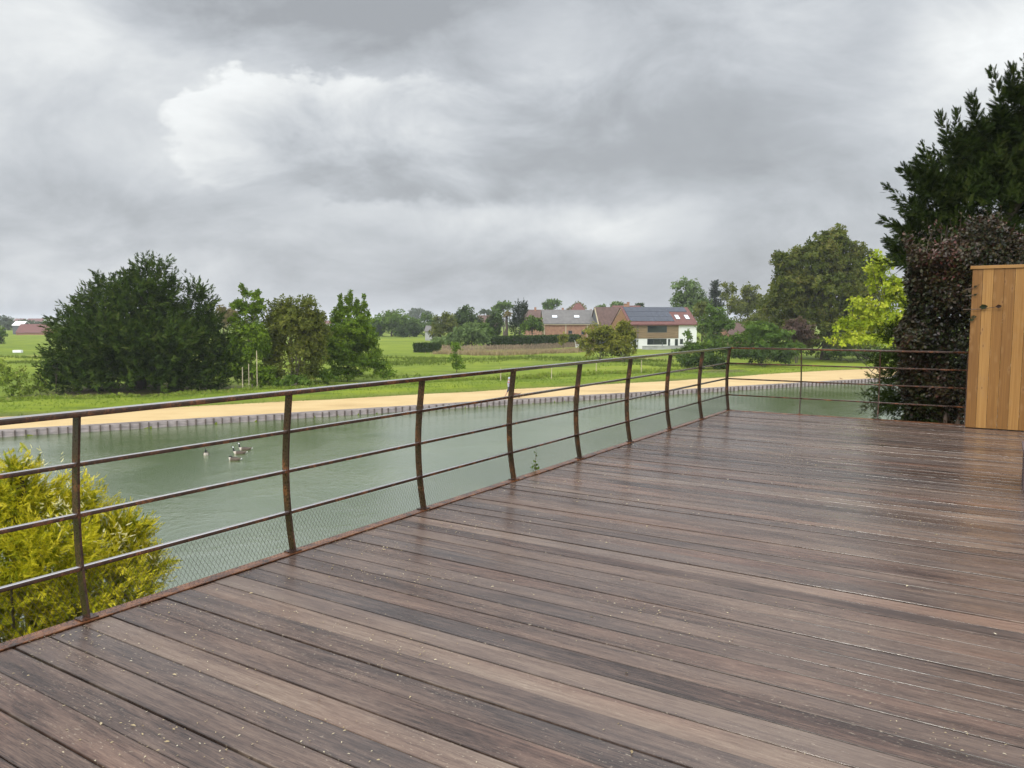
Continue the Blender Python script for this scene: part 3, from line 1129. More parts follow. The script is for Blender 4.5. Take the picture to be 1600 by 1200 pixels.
def plume_sprays(lobes, Lw, nper, per=14, upb=.75, spread=.25, tip=.45, sidew=1.0, grad=.12):
    Ps, Ds, Ns, Ss, Ts = [], [], [], [], []
    for (c, r) in lobes:
        n = max(10, int(9.0 * nper * r[0] * r[2] / (Lw * Lw)))
        dirs = rdir(n); dirs[:, 2] = np.where(rng.random(n) < .6, np.abs(dirs[:, 2]), dirs[:, 2])
        rad = rng.uniform(.45, 1.0, n) ** .7
        ln = Lw * rng.uniform(.55, 1.25, n)
        ax = norm(dirs * np.array([1, 1, .55]) * .75 + np.array([0, 0, upb]) + rng.normal(0, spread, (n, 3)))
        B = c + dirs * r * rad[:, None] - ax * ln[:, None] * .65
        tn = rng.uniform(.1, .9, n)
        for k in range(per):
            t = (k + rng.random(n)) / per
            side = rdir(n); side = norm(side - ax * np.sum(side * ax, axis=1, keepdims=True))
            Ps.append(B + ax * (ln * t)[:, None] + rng.normal(0, .03, (n, 3)) * ln[:, None])
            Ds.append(norm(ax * (.55 + .8 * t)[:, None] + side * (sidew * (1 - .55 * t))[:, None] + np.array([0, 0, -.12])))
            Ns.append(norm(ax * .7 + rng.normal(0, .5, (n, 3)) + np.array([0, 0, .3])))
            Ss.append(ln * (tip * (1.0 - .45 * t)) * rng.uniform(.7, 1.2, n))
            Ts.append(np.clip(tn + rng.normal(0, .1, n) + grad * (t - .5), 0, 1))
    return [np.concatenate(q) for q in (Ps, Ds, Ns, Ss, Ts)]


def tree(name, label, cat, px, D, lobes, mat, lp=5.0, dens=5.0, style='clump', tr=.18, multi=1, bark='bark', limbs=8,
         group=None, spread=.30, hang=0.0, plume=32, nper=3.2, per=12, upb=.75, sub=1.0, base_z=None, tip=.45):
    x = at(px, 500, D).x
    z = gz(x, D) if base_z is None else base_z
    root = empty(name, (x, D, z))
    tag(root, label, cat, group)
    lw = lobes_world(lobes, D)
    if tr: trunk_mesh((x, D, z), lw, tr, M[bark], root, multi, 0, limbs)
    k = D / F
    if style == 'clump':
        P, Dd, Nn, S, T = clump_leaves(lw, lp * k, dens, spread, hang, sub)
        tp = CLUS
    else:
        P, Dd, Nn, S, T = plume_sprays(lw, plume * k, nper, per, upb, .25, tip)
        tp = SPRAY
    zmin = z + .05
    keep = P[:, 2] > zmin
    scatter('crown', P[keep], Dd[keep], Nn[keep], S[keep], tp, M[mat], root, T[keep])
    return root


# --- across the pond, along the path
tree('yew_tree', 'broad dark yew mound across the pond, biggest of the far bank', 'tree', 215, 71,
     [(205, 530, 118, 82), (238, 455, 44, 58), (215, 480, 60, 60, -1), (305, 490, 32, 58), (300, 550, 62, 60), (130, 520, 52, 50), (105, 560, 42, 50), (165, 470, 36, 42), (200, 585, 120, 35, -1.5),
      (340, 575, 38, 40), (330, 530, 30, 50), (215, 545, 80, 50, -2.5), (265, 575, 60, 40, -2.5), (150, 570, 60, 40, -2), (235, 500, 60, 50, 1), (215, 592, 138, 24, -1), (120, 585, 60, 28, -1.5), (300, 592, 60, 24, -1.5), (250, 540, 70, 50, -3), (180, 540, 70, 50, -3)],
     'yew', style='plume', plume=22, nper=3.6, per=11, tr=.5, limbs=10, upb=.40)
tree('ash_tree', 'slim upright tree with airy top beside the big yew', 'tree', 392, 72,
     [(378, 450, 3, 7), (383, 460, 5, 10), (396, 464, 9, 9), (404, 458, 4, 6), (408, 472, 5, 6), (365, 478, 5, 6), (374, 480, 14, 12), (404, 484, 11, 14), (388, 490, 16, 18), (366, 500, 10, 10), (380, 520, 26, 22), (400, 530, 20, 24), (366, 545, 20, 26), (392, 560, 28, 28), (368, 580, 32, 20), (404, 585, 24, 16), (352, 560, 20, 30), (410, 545, 14, 30)], 'ash_leaf', 4.2, 5.2, tr=.09, bark='pale_bark', limbs=16, spread=.30, sub=.8)
tree('alder_tree', 'brownish bushy tree with several pale bare stems', 'tree', 458, 74,
     [(440, 490, 26, 26), (470, 480, 26, 20), (490, 500, 20, 24), (455, 520, 40, 36), (485, 535, 26, 34), (430, 540, 18, 34), (460, 555, 40, 24), (430, 590, 26, 16), (480, 585, 22, 20), (450, 505, 34, 26), (476, 510, 30, 28), (500, 520, 16, 26), (425, 565, 16, 26), (495, 555, 18, 26)], 'olive_leaf', 4.6, 3.6, tr=.22, multi=6, bark='pale_bark', limbs=18, spread=.34)
tree('poplar_tree', 'bright green young tree with spiky upright tips on the far bank', 'tree', 545, 80,
     [(547, 474, 4.5, 16), (532, 480, 4, 14), (569, 482, 4, 16), (547, 460, 2.5, 7), (532, 466, 2.2, 7), (569, 466, 2.2, 8), (540, 470, 2.2, 8), (558, 474, 2.5, 9), (576, 492, 3, 9), (524, 488, 3, 9), (558, 488, 8, 16), (540, 496, 14, 20), (566, 504, 14, 18), (522, 505, 8, 18), (550, 518, 28, 24), (578, 525, 14, 20), (522, 530, 16, 24), (548, 548, 34, 24), (588, 556, 14, 16), (522, 562, 18, 20), (566, 572, 28, 18), (602, 572, 10, 10), (540, 585, 30, 12), (552, 545, 42, 34), (520, 548, 14, 26)], 'ash_leaf', 4.2, 5.8, tr=.14, multi=2, limbs=20, spread=.30, sub=.8)
tree('sapling', 'slim young tree standing alone in the field before the paling fence', 'tree', 713, 95,
     [(712, 545, 8, 10), (710, 562, 10, 10), (716, 574, 10, 8)], 'fresh_leaf', 4.0, 4.0, tr=.04, limbs=6)
tree('sapling', 'thin staked sapling just clear of the yew, towards the red roof', 'tree', 82, 66,
     [(80, 572, 12, 12), (90, 566, 12, 10)], 'yew', 4.5, 3.0, tr=.05, limbs=5)
tree('shrub', 'loose yellowish bush at the field edge, cut by the frame', 'shrub', 12, 64,
     [(10, 600, 20, 20), (30, 590, 12, 16), (4, 575, 10, 14), (26, 612, 20, 10)], 'weed', 4.5, 2.4, tr=.04, multi=4, limbs=8)
tree('shrub', 'wispy low yellow shrub between the field edge and the yew', 'shrub', 56, 65,
     [(58, 598, 10, 12), (50, 610, 14, 10), (68, 608, 10, 10)], 'weed', 4.0, 2.4, tr=.03, multi=3, limbs=6)
tree('shrub', 'leafy low bush at the foot of the pale multi stemmed tree', 'shrub', 460, 71,
     [(465, 598, 22, 12), (440, 600, 14, 10)], 'mid_leaf', 4.5, 4, tr=.03, multi=3, limbs=6)
tree('shrub', 'low leafy undergrowth bush between slim tree and pale stems', 'shrub', 418, 71.5, [(418, 592, 16, 14), (405, 598, 12, 10)], 'ash_leaf', 4.2, 4, tr=.03, multi=3, limbs=6)
tree('shrub', 'low leafy bush between the pale stems and spiky green tree', 'shrub', 506, 76, [(502, 588, 14, 12), (515, 592, 12, 9)], 'fresh_leaf', 4.2, 4, tr=.03, multi=3, limbs=6)
tree('shrub', 'loose light bush spilling past the spiky green tree', 'shrub', 598, 80, [(596, 580, 14, 10), (610, 584, 10, 8)], 'fresh_leaf', 4.2, 3.2, tr=.03, multi=3, limbs=6)
tree('willow_tree', 'tawny crown showing behind the gap right of the yew', 'tree', 350, 170,
     [(348, 492, 14, 14), (355, 505, 12, 14), (365, 495, 12, 14)], 'tawny_leaf', 5, 4, tr=.2)

# --- middle distance
FAR = 'trees round the village across the field'
tree('oak_tree', 'round dark green tree standing alone far out in the field', 'tree', 612, 300, [(612, 505, 30, 22), (600, 512, 20, 16), (628, 512, 18, 16)], 'mid_leaf', 4.2, 5, tr=.4, group=FAR)
tree('oak_tree', 'pale hazy round tree on the skyline, farthest of all', 'tree', 655, 760, [(655, 491, 18, 9), (643, 494, 10, 6), (667, 494, 8, 6)], 'hazy_leaf', 4, 5, tr=.6, group=FAR)
tree('oak_tree', 'small dark round tree behind the grey stone hut', 'tree', 668, 330, [(668, 503, 13, 15), (656, 512, 12, 12)], 'mid_leaf', 4.2, 5, tr=.3, group=FAR)
tree('oak_tree', 'hazy low tree between the lone round tree and hut', 'tree', 645, 350, [(645, 508, 14, 12), (634, 512, 10, 10)], 'mid_leaf', 4.2, 5, tr=.3, group=FAR)
tree('hawthorn_tree', 'olive green domed tree hiding half of the stone hut', 'tree', 692, 225, [(692, 510, 20, 20), (682, 522, 14, 16), (704, 520, 12, 18)], 'olive_leaf', 4.4, 5, tr=.25, group=FAR)
tree('oak_tree', 'dark domed tree rising behind the pale willow', 'tree', 730, 235, [(730, 500, 22, 20), (718, 510, 16, 16), (744, 510, 14, 18)], 'dark_leaf', 4.4, 5, tr=.3, group=FAR)
tree('willow_tree', 'pale grey green willow dome beside the long hedge', 'tree', 738, 165, [(737, 524, 24, 22), (724, 532, 16, 16), (752, 532, 12, 16)], 'willow_leaf', 4.6, 5.5, tr=.2, hang=.5, group=FAR)
tree('willow_tree', 'lower pale willow next to the clipped hedge block', 'tree', 696, 168, [(694, 536, 18, 12), (708, 532, 12, 12), (682, 538, 8, 9)], 'willow_leaf', 4.6, 5.5, tr=.12, hang=.5, group=FAR)
tree('oak_tree', 'greyish round tree peeping over the dark garden conifer', 'tree', 787, 320, [(787, 480, 15, 10), (778, 486, 10, 9)], 'mid_leaf', 4, 5, tr=.3, group=FAR)
tree('oak_tree', 'low green tree group joining the spiky tree and lone round tree', 'tree', 575, 310, [(572, 512, 16, 14), (590, 516, 14, 12), (560, 516, 12, 12)], 'mid_leaf', 4.2, 5, tr=.25, group=FAR)
tree('oak_tree', 'dark green tree right of the lone round tree, before hazy ones', 'tree', 640, 290, [(642, 514, 14, 13), (630, 518, 12, 11), (654, 518, 10, 10)], 'dark_leaf', 4.2, 5, tr=.25, group=FAR)
tree('garden_tree', 'green bushy tree between the pale willow and dark hollies', 'tree', 756, 185, [(756, 520, 14, 16), (764, 528, 12, 12)], 'mid_leaf', 4.2, 5, tr=.2, group=FAR)
tree('holly_tree', 'dark bushy tree left of the bare brown trunk', 'tree', 776, 200, [(776, 508, 16, 20), (770, 520, 14, 14)], 'dark_leaf', 4.4, 5, tr=.25, group=FAR)
tree('cypress_tree', 'dark pointed conifer beside the grey roofed barn', 'tree', 810, 195, [(812, 490, 12, 18), (808, 508, 16, 18), (820, 480, 5, 10)], 'spruce', style='plume', plume=12, nper=6, per=9, tr=.25, group=FAR)
tree('garden_tree', 'fresh green bush against the left end of the barn', 'shrub', 832, 190, [(832, 508, 16, 14), (842, 514, 10, 10), (822, 514, 10, 10)], 'mid_leaf', 4.4, 5, tr=.2, group=FAR)
tree('pollard_tree', 'bare brown pollard trunk with tawny tuft on top', 'tree', 791, 192, [(792, 493, 6, 6)], 'tawny_leaf', 4, 5, tr=.65, bark='bark', group=FAR)
tree('oak_tree', 'round dark tree showing above the barn roofs', 'tree', 865, 330, [(865, 476, 15, 9), (858, 480, 10, 7)], 'mid_leaf', 4, 6, tr=.3, group=FAR)
tree('oak_tree', 'tawny green tree behind the red hipped roof', 'tree', 903, 330, [(903, 480, 10, 7), (895, 484, 8, 5)], 'tawny_leaf', 4, 5, tr=.3, group=FAR)
tree('birch_tree', 'small pale tree between the hipped roof and steep gable', 'tree', 939, 300, [(939, 484, 8, 8)], 'willow_leaf', 4, 5, tr=.2, group=FAR)
tree('birch_tree', 'feathery tree on the skyline left of the red chimney', 'tree', 962, 310, [(962, 477, 9, 6), (970, 479, 6, 5)], 'willow_leaf', 4, 5, tr=.2, group=FAR)
tree('birch_tree', 'small tuft of leaves above the solar roof', 'tree', 999, 300, [(998, 478, 5, 5), (1003, 477, 4, 4)], 'dark_leaf', 4, 5, tr=.15, group=FAR)
tree('shrub', 'olive yellow bush standing before the steep brick gable', 'shrub', 938, 120, [(935, 528, 22, 22), (922, 540, 14, 16), (945, 520, 14, 14), (955, 545, 26, 18)], 'ochre_leaf', 4.6, 5, tr=.12, multi=4, limbs=12)
tree('shrub', 'tall ochre bush half covering the solar roofed house', 'shrub', 975, 118, [(972, 515, 14, 16), (978, 530, 18, 20), (968, 545, 24, 16), (962, 530, 14, 16)], 'ochre_leaf', 4.6, 5, tr=.12, multi=4, limbs=12)
tree('shrub', 'small golden bush leaning on the long hedge', 'shrub', 881, 165, [(881, 529, 8, 8), (877, 535, 6, 5)], 'ochre_leaf', 4, 4, tr=.05, multi=3, limbs=5)
tree('shrub', 'slim yellow shrub at the hedge end by the white chair', 'shrub', 906, 155, [(906, 535, 5, 9)], 'ochre_leaf', 4, 4, tr=.04, multi=2, limbs=4)

# --- village trees beyond the solar house
tree('lime_tree', 'tall pale green tree right behind the solar house', 'tree', 1075, 215, [(1072, 452, 20, 18), (1085, 465, 18, 20), (1060, 470, 14, 16), (1078, 490, 26, 20), (1098, 480, 14, 22)], 'willow_leaf', 4.6, 4.5, tr=.3, group=FAR, spread=.33)
tree('spruce_tree', 'pointed dark spruce between the two pale tall trees', 'tree', 1117, 220, [(1117, 448, 6, 12), (1117, 462, 10, 12), (1117, 478, 14, 12)], 'spruce', style='plume', plume=10, nper=8, per=9, upb=.2, tr=.25, group=FAR)
tree('birch_tree', 'thin airy birch just behind the spruce', 'tree', 1138, 215, [(1137, 448, 10, 9), (1143, 458, 8, 10), (1134, 466, 10, 12)], 'olive_leaf', 4.2, 2.6, tr=.15, group=FAR)
tree('birch_tree', 'rounded grey green tree beside the huge sycamore', 'tree', 1168, 200, [(1170, 460, 14, 18), (1160, 485, 20, 22), (1182, 480, 14, 22), (1150, 478, 12, 14)], 'olive_leaf', 4.4, 4.5, tr=.25, group=FAR)
tree('hawthorn_tree', 'bushy olive tree filling the gap beside the sycamore trunk', 'tree', 1205, 185, [(1205, 500, 24, 22), (1185, 510, 22, 20), (1222, 520, 18, 20)], 'olive_leaf', 4.6, 4.5, tr=.2, group=FAR)
tree('willow_tree', 'light green feathery tree right of the white house wall', 'tree', 1122, 160, [(1118, 495, 20, 22), (1130, 515, 18, 24), (1106, 515, 16, 22), (1122, 535, 26, 14)], 'mid_leaf', 4.6, 4.5, tr=.2, hang=.3, group=FAR)
tree('willow_tree', 'tawny streaked tree against the gable end of white house', 'tree', 1098, 185, [(1096, 492, 12, 22), (1102, 520, 14, 22)], 'olive_leaf', 4.6, 4.5, tr=.2, hang=.4, group=FAR)
tree('sycamore_tree', 'huge rounded olive brown sycamore behind the pond end', 'tree', 1290, 125,
     [(1300, 395, 40, 38), (1265, 420, 45, 40), (1335, 425, 34, 40), (1285, 455, 70, 48), (1230, 450, 32, 38), (1345, 465, 30, 48), (1225, 490, 34, 36), (1270, 505, 55, 32), (1335, 515, 40, 34), (1305, 372, 22, 14), (1225, 412, 20, 22), (1300, 540, 70, 20), (1215, 530, 34, 24), (1250, 480, 60, 50, 4), (1310, 470, 60, 60, 4)],
     'sycamore_leaf', 5.0, 5.6, tr=.65, limbs=26, spread=.19, sub=2.3)
tree('hazel_shrub', 'big mid green arching bush behind the pond corner', 'shrub', 1190, 110, [(1185, 515, 26, 16), (1205, 528, 34, 18), (1170, 535, 28, 18), (1230, 545, 24, 14), (1190, 550, 44, 16)], 'mid_leaf', 4.8, 5.5, tr=.1, multi=5, limbs=14, hang=.3)
tree('hazel_shrub', 'deep green bush under the arching one, beside the lawn', 'shrub', 1195, 104, [(1165, 556, 26, 12), (1200, 558, 30, 12), (1232, 556, 18, 12)], 'dark_leaf', 4.8, 5.5, tr=.08, multi=5, limbs=10)
tree('smoke_bush', 'rounded purple brown shrub before the sycamore', 'shrub', 1246, 116, [(1246, 515, 22, 16), (1256, 530, 22, 18), (1236, 520, 14, 14)], 'maroon_leaf', 4.4, 5.5, tr=.1, multi=4, limbs=10)
tree('laurel_shrub', 'dark clipped shrub on bare soil next to the path', 'shrub', 1100, 101, [(1082, 567, 22, 12), (1110, 565, 24, 14), (1125, 572, 14, 8)], 'dark_leaf', 4.8, 6, tr=.08, multi=5, limbs=10)
tree('rose_shrub', 'green climber reaching up in front of the white wall', 'shrub', 1078, 112, [(1075, 528, 6, 12), (1082, 545, 14, 12), (1066, 555, 16, 10), (1100, 548, 20, 12)], 'mid_leaf', 4.4, 4.8, tr=.06, multi=4, limbs=10)
tree('rose_shrub', 'green bush with a few pink heads right of climber', 'shrub', 1125, 112, [(1118, 545, 20, 14), (1140, 552, 18, 14), (1100, 556, 16, 10)], 'mid_leaf', 4.4, 4.8, tr=.06, multi=4, limbs=10)
tree('shrub', 'low dark planting under the golden tree beside the lawn', 'shrub', 1330, 118, [(1300, 552, 20, 9), (1335, 556, 26, 9), (1375, 556, 26, 12)], 'dark_leaf', 4.6, 4.5, tr=.06, multi=4, limbs=10)
tree('maple_tree', 'golden lime leaved tree glowing beside the purple hedge', 'tree', 1425, 58,
     [(1372, 420, 20, 24), (1380, 452, 26, 26), (1352, 488, 30, 22), (1328, 514, 28, 18), (1378, 510, 38, 28), (1350, 534, 44, 15), (1400, 480, 24, 40)], 'lime_leaf', 6.5, 4.0, tr=.13, limbs=16, spread=.30)

# --- trees at the far edge of view
tree('oak_tree', 'hazy bluish tree at the skyline beside the frame edge', 'tree', 6, 480, [(4, 506, 16, 12), (16, 512, 10, 9)], 'hazy_leaf', 4.2, 5, tr=.4, group=FAR)
tree('oak_tree', 'hazy tree row clump behind the red roofed shed', 'tree', 40, 520, [(30, 508, 14, 7), (48, 508, 12, 7), (62, 510, 10, 7)], 'hazy_leaf', 4.2, 5, tr=.4, group=FAR)
tree('hawthorn_tree', 'mid green bush touching the frame edge below the town', 'shrub', 0, 210, [(0, 525, 10, 12), (-8, 540, 14, 14)], 'mid_leaf', 4.4, 5, tr=.2)
tree('oak_tree', 'greyish tree on the skyline behind the stone hut', 'tree', 705, 420, [(700, 499, 9, 7), (712, 498, 8, 6)], 'hazy_leaf', 4, 5, tr=.3, group=FAR)
tree('oak_tree', 'faint tree on the skyline above the brown roof', 'tree', 757, 430, [(757, 488, 9, 5), (768, 490, 7, 4)], 'hazy_leaf', 4, 5, tr=.3, group=FAR)
tree('hawthorn_tree', 'olive tree behind the bright spiky tree and alder', 'tree', 500, 240, [(505, 520, 14, 14), (492, 512, 12, 12)], 'olive_leaf', 4.4, 5, tr=.2, group=FAR)
tree('oak_tree', 'low hazy tree seen between alder and spiky green tree', 'tree', 575, 420, [(572, 505, 12, 8), (590, 508, 12, 8)], 'hazy_leaf', 4.2, 5, tr=.3, group=FAR)

# far woods reading as one low mass on the skyline
n = 2600
ang = rng.uniform(-44, 44, n); dist = rng.uniform(700, 1500, n)
X = np.sin(np.radians(ang)) * dist; Y = np.cos(np.radians(ang)) * dist
hb = 3.0 + 2.2 * np.sin(ang * .9) + 1.6 * np.sin(ang * 2.7 + 1) + 1.2 * np.sin(ang * 6.1)
P = np.stack([X, Y, GZ + rng.uniform(0, 1, n) * np.clip(hb, 1.2, 8)], 1)
tag(scatter('woods', P, rdir(n), rdir(n) + np.array([0, -.3, .6]), rng.uniform(2.0, 4.5, n), CLUS, M['hazy_leaf']), kind='stuff')

# --- clipped hedges
def hedge(name, label, a, b, h, th, mat, lp, n, base=None, stems=True):
    a = Vector(a); b = Vector(b)
    root = empty(name, tuple(a.lerp(b, .5)))
    tag(root, label, 'hedge')
    ex = b - a; ln = ex.length; e = ex.normalized(); nn = Vector((e.y, -e.x, 0))
    s_ = rng.uniform(0, ln, n); t_ = rng.uniform(-.5, .5, n) * th; z_ = rng.uniform(0.02, 1, n) ** .8 * h
    face = rng.random(n)
    t_ = np.where(face < .5, th * .5 * rng.uniform(.75, 1.05, n), t_)
    z_ = np.where((face > .5) & (face < .8), h * rng.uniform(.9, 1.04, n), z_)
    P = np.array(a)[None] + s_[:, None] * np.array(e) + t_[:, None] * np.array(nn) + np.stack([z_ * 0, z_ * 0, z_], 1)
    N_ = np.where((face < .5)[:, None], np.array(nn)[None], np.array([[0, 0, 1.]])) + rng.normal(0, .5, (n, 3))
    scatter('foliage', P, rdir(n), N_, lp * rng.uniform(.7, 1.3, n), CLUS, M[mat], root, np.clip(rng.uniform(0, 1, n), 0, 1))
    m_ = MB()
    m_.obox(a - nn * th * .36 + e * .1, ex - e * .2, nn * th * .72, (0, 0, h * .88))
    m_.build('stems', M['bark'], root)
    return root


def gp(px, py):
    p = pix(px, py, GZ)
    p.z = gz(p.x, p.y)
    return p


hedge('clipped_hedge', 'square clipped dark hedge block out in the field', gp(647, 551), gp(688, 551), 1.7, 1.4, 'dark_leaf', .35, 1500)
hedge('garden_hedge', 'long clipped hedge running below the grey roofed barn', gp(762, 547), gp(905, 540), 2.6, 1.6, 'dark_leaf', .42, 3600)

# --- paling fence and dry reed strip in front of it
pf = empty('paling_fence', tuple(gp(800, 549)))
tag(pf, 'long weathered chestnut paling fence below the garden hedge', 'fence')
m_ = MB()
pl = [gp(690, 548.5), gp(745, 549.5), gp(820, 548), gp(870, 545), (gp(914, 541.5))]
sg = resample(pl, 230)
for k in range(229):
    p = Vector(sg[k]); q = Vector(sg[k + 1])
    e = (q - p)
    h = random.uniform(1.0, 1.35)
    m_.obox(p + Vector((0, 0, -.2)) + e * .08, e * .74, Vector((e.y, -e.x, 0)).normalized() * .03, Vector((random.uniform(-.03, .03), 0, h + .2)))
m_.build('palings', M['paling'], pf)
n = 3400
t = rng.uniform(0, 1, n)
a0 = np.array([tuple(p) for p in [gp(688, 553), gp(745, 555), gp(820, 554), gp(870, 552), gp(925, 548)]])
tt = np.linspace(0, 1, 5)
P = np.stack([np.interp(t, tt, a0[:, k]) for k in range(3)], 1)
P[:, 1] += rng.normal(0, 1.6, n); P[:, 0] += rng.normal(0, 1, n)
P[:, 2] = ground_z(P[:, 0], P[:, 1])
tag(scatter('dry_grass', P, np.stack([rng.normal(0, .15, n), rng.normal(0, .15, n), np.ones(n)], 1), rdir(n), rng.uniform(.5, 1.1, n), TUFT, M['dry']), kind='stuff')

# --- rough strip and turf along the bank
def strip_points(n, d0, d1, x0, x1):
    out = []
    while len(out) < n:
        X = rng.uniform(x0, x1, n * 3)
        base = np.interp(X, FE[:, 0], FE[:, 1])
        dd = rng.uniform(d0, d1, n * 3)
        PX = X + BN.x * dd; PY = base + BN.y * dd
        for a_, b_ in zip(PX, PY):
            out.append((a_, b_))
    o_ = np.array(out[:n])
    return o_


xy = np.concatenate([strip_points(9000, .1, 6.5, -45, 45), strip_points(1800, -.45, .3, -45, 45)])
P = np.column_stack([xy, ground_z(xy[:, 0], xy[:, 1])])
n = len(P)
tag(scatter('bank_grass', P, np.stack([rng.normal(0, .25, n), rng.normal(0, .25, n), np.ones(n)], 1), rdir(n), rng.uniform(.06, .20, n), TUFT, M['turf']), kind='stuff')
# taller weeds along the top of the bank
xs = rng.uniform(-40, 26, 190)
P = []
sz = []
for x in xs:
    y = float(np.interp(x, FE[:, 0], FE[:, 1]))
    dd = rng.uniform(5.5, 9.5)
    c = np.array([x + BN.x * dd, y + BN.y * dd])
    k = int(rng.integers(6, 18))
    q = c + rng.normal(0, .55, (k, 2))
    P.append(q); sz.append(np.full(k, rng.uniform(.3, .75) * (.6 if x < -8 else 1.0)))
xy = np.concatenate(P); sz = np.concatenate(sz) * rng.uniform(.7, 1.2, len(xy))
P = np.column_stack([xy, ground_z(xy[:, 0], xy[:, 1])])
n = len(P)
tag(scatter('weeds', P, np.stack([rng.normal(0, .2, n), rng.normal(0, .2, n), np.ones(n)], 1), rdir(n), sz, TUFT, M['weed']), kind='stuff')
# broad-leaved growth on the same strip
n = 3500
i_ = rng.integers(0, len(xy), n)
P = np.column_stack([xy[i_] + rng.normal(0, .35, (n, 2)), np.zeros(n)])
P[:, 2] = ground_z(P[:, 0], P[:, 1]) + rng.uniform(.05, .75, n) * sz[i_]
tag(scatter('undergrowth', P, rdir(n), rdir(n) + np.array([0, 0, .7]), rng.uniform(.10, .22, n), CLUS, M['weed']), kind='stuff')
# rushes and rank grass out in the meadow
ctr = [(665, 563, 5, 2.2), (640, 568, 6, 2), (700, 566, 8, 2), (600, 572, 7, 1.5), (780, 562, 10, 1.6), (850, 560, 10, 1.6), (60, 560, 10, 2), (30, 568, 8, 2), (560, 590, 6, 2), (610, 560, 8, 2), (900, 563, 8, 2), (1010, 565, 7, 2), (1040, 572, 6, 2)]
P = []
for (px, py, rx, ry) in ctr:
    c = gp(px, py)
    P.append(np.array([c.x, c.y]) + rng.normal(0, 1, (420, 2)) * np.array([rx * .55, ry]))
xy = np.concatenate(P); P = np.column_stack([xy, ground_z(xy[:, 0], xy[:, 1])]); n = len(P)
tag(scatter('rushes', P, np.stack([rng.normal(0, .25, n), rng.normal(0, .25, n), np.ones(n)], 1), rdir(n), rng.uniform(.25, .6, n), TUFT, M['rush']), kind='stuff')

# --- stakes
for (px, D_, h, lab) in [(376, 69, 2.1, 'thin pale stake in the grass just past the yew'), (386, 69.5, 2.4, 'middle pale stake of three under the slim tree'),
                         (399, 70, 3.6, 'tallest pale stake, tied to the slim airy tree'), (782, 77, 1.3, 'short pale post on the bank behind the walker'),
                         (862, 80, 1.5, 'pale post on the weedy bank before the long hedge'), (932, 85, 1.5, 'pale post on the weedy bank by the ochre bushes'),
                         (1003, 90, 1.5, 'pale post standing on the weedy bank below solar house')]:
    x = at(px, 500, D_).x
    m_ = MB()
    z0 = gz(x, D_)
    m_.tube([(x, D_, z0 - .2), (x + .02, D_, z0 + h * .6), (x + .03, D_ + .01, z0 + h)], [.045, .042, .036], 7)
    o = m_.build('wooden_stake', M['stake'])
    tag(o, lab, 'stake', 'stakes along the far bank')

# plank lying against the wall at the pond corner
c = pix(1320, 594, PZ)
m_ = MB()
e = (pix(1328, 597.5, WZ + .15) - pix(1312, 591, PZ + .1))
m_.obox(pix(1312, 591, PZ + .08), e, Vector((.1, .28, 0)), (0, 0, .06))
m_.obox(pix(1312, 591, PZ + .142) + e * .15, e * .08, Vector((.1, .28, 0)), (0, 0, .03))
m_.obox(pix(1312, 591, PZ + .142) + e * .55, e * .08, Vector((.1, .28, 0)), (0, 0, .03))
tag(m_.build('duck_ramp', M['orangebrick']), 'orange brown board sloping from the path edge into the pond', 'plank')

# ------------------------------------------------------------------ near plants
# golden conifer below the railing
gr = at(70, 900, 7.6)
root = empty('golden_conifer', (gr.x, gr.y, -4.95))
tag(root, 'golden yellow conifer growing up beside the railing below the terrace', 'conifer')
GL = [(20, 790, 75, 60), (95, 800, 80, 52, .3), (175, 850, 72, 62, .4), (225, 895, 45, 55, .3), (60, 880, 110, 80, -.4), (150, 930, 105, 70, -.2), (-60, 850, 120, 110), (20, 980, 140, 110, -.2), (30, 735, 22, 24), (205, 830, 30, 30, .4), (-60, 760, 60, 55, .4)]
lw = lobes_world(GL, 7.7)
trunk_mesh((gr.x, gr.y, -5.0), lw, .16, M['bark'], root, 3, 0, 18)
P, Dd, Nn, S, T = plume_sprays(lw, .26, 6.0, 16, .50, .28, .36, .75, .55)
T = np.clip(T * .8 + .12 + .35 * (rng.random(len(T)) - .3), 0, 1)
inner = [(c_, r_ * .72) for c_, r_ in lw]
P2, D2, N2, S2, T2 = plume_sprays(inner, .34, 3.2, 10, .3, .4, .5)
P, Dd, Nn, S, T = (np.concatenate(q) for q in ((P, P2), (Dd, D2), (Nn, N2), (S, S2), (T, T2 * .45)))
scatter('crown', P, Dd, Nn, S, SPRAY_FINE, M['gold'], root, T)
# extra lower skirt so that the plant reaches the ground
lw2 = [(np.array([gr.x, gr.y, -2.6]), np.array([1.6, 1.5, 1.8])), (np.array([gr.x, gr.y, -4.0]), np.array([1.5, 1.4, .9]))]
P, Dd, Nn, S, T = plume_sprays(lw2, .5, 3.0, 12, .45, .3, .4)
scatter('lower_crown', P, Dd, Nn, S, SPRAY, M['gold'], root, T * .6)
n = 260
ii = [4, 3, 2]
cents = [at(60, 722, 7.7), at(95, 800, 7.2), at(205, 850, 7.9), at(180, 840, 7.7), at(110, 790, 7.4), at(225, 880, 7.8)]
P = np.concatenate([np.array(c) + rng.normal(0, .09, (40, 3)) for c in cents]); n = len(P)
scatter('pale_tips', P, rdir(n) + np.array([.2, -.1, .7]), rdir(n) + np.array([0, -.5, .7]), rng.uniform(.035, .07, n), SPRAY_FINE, M['cream'], root)

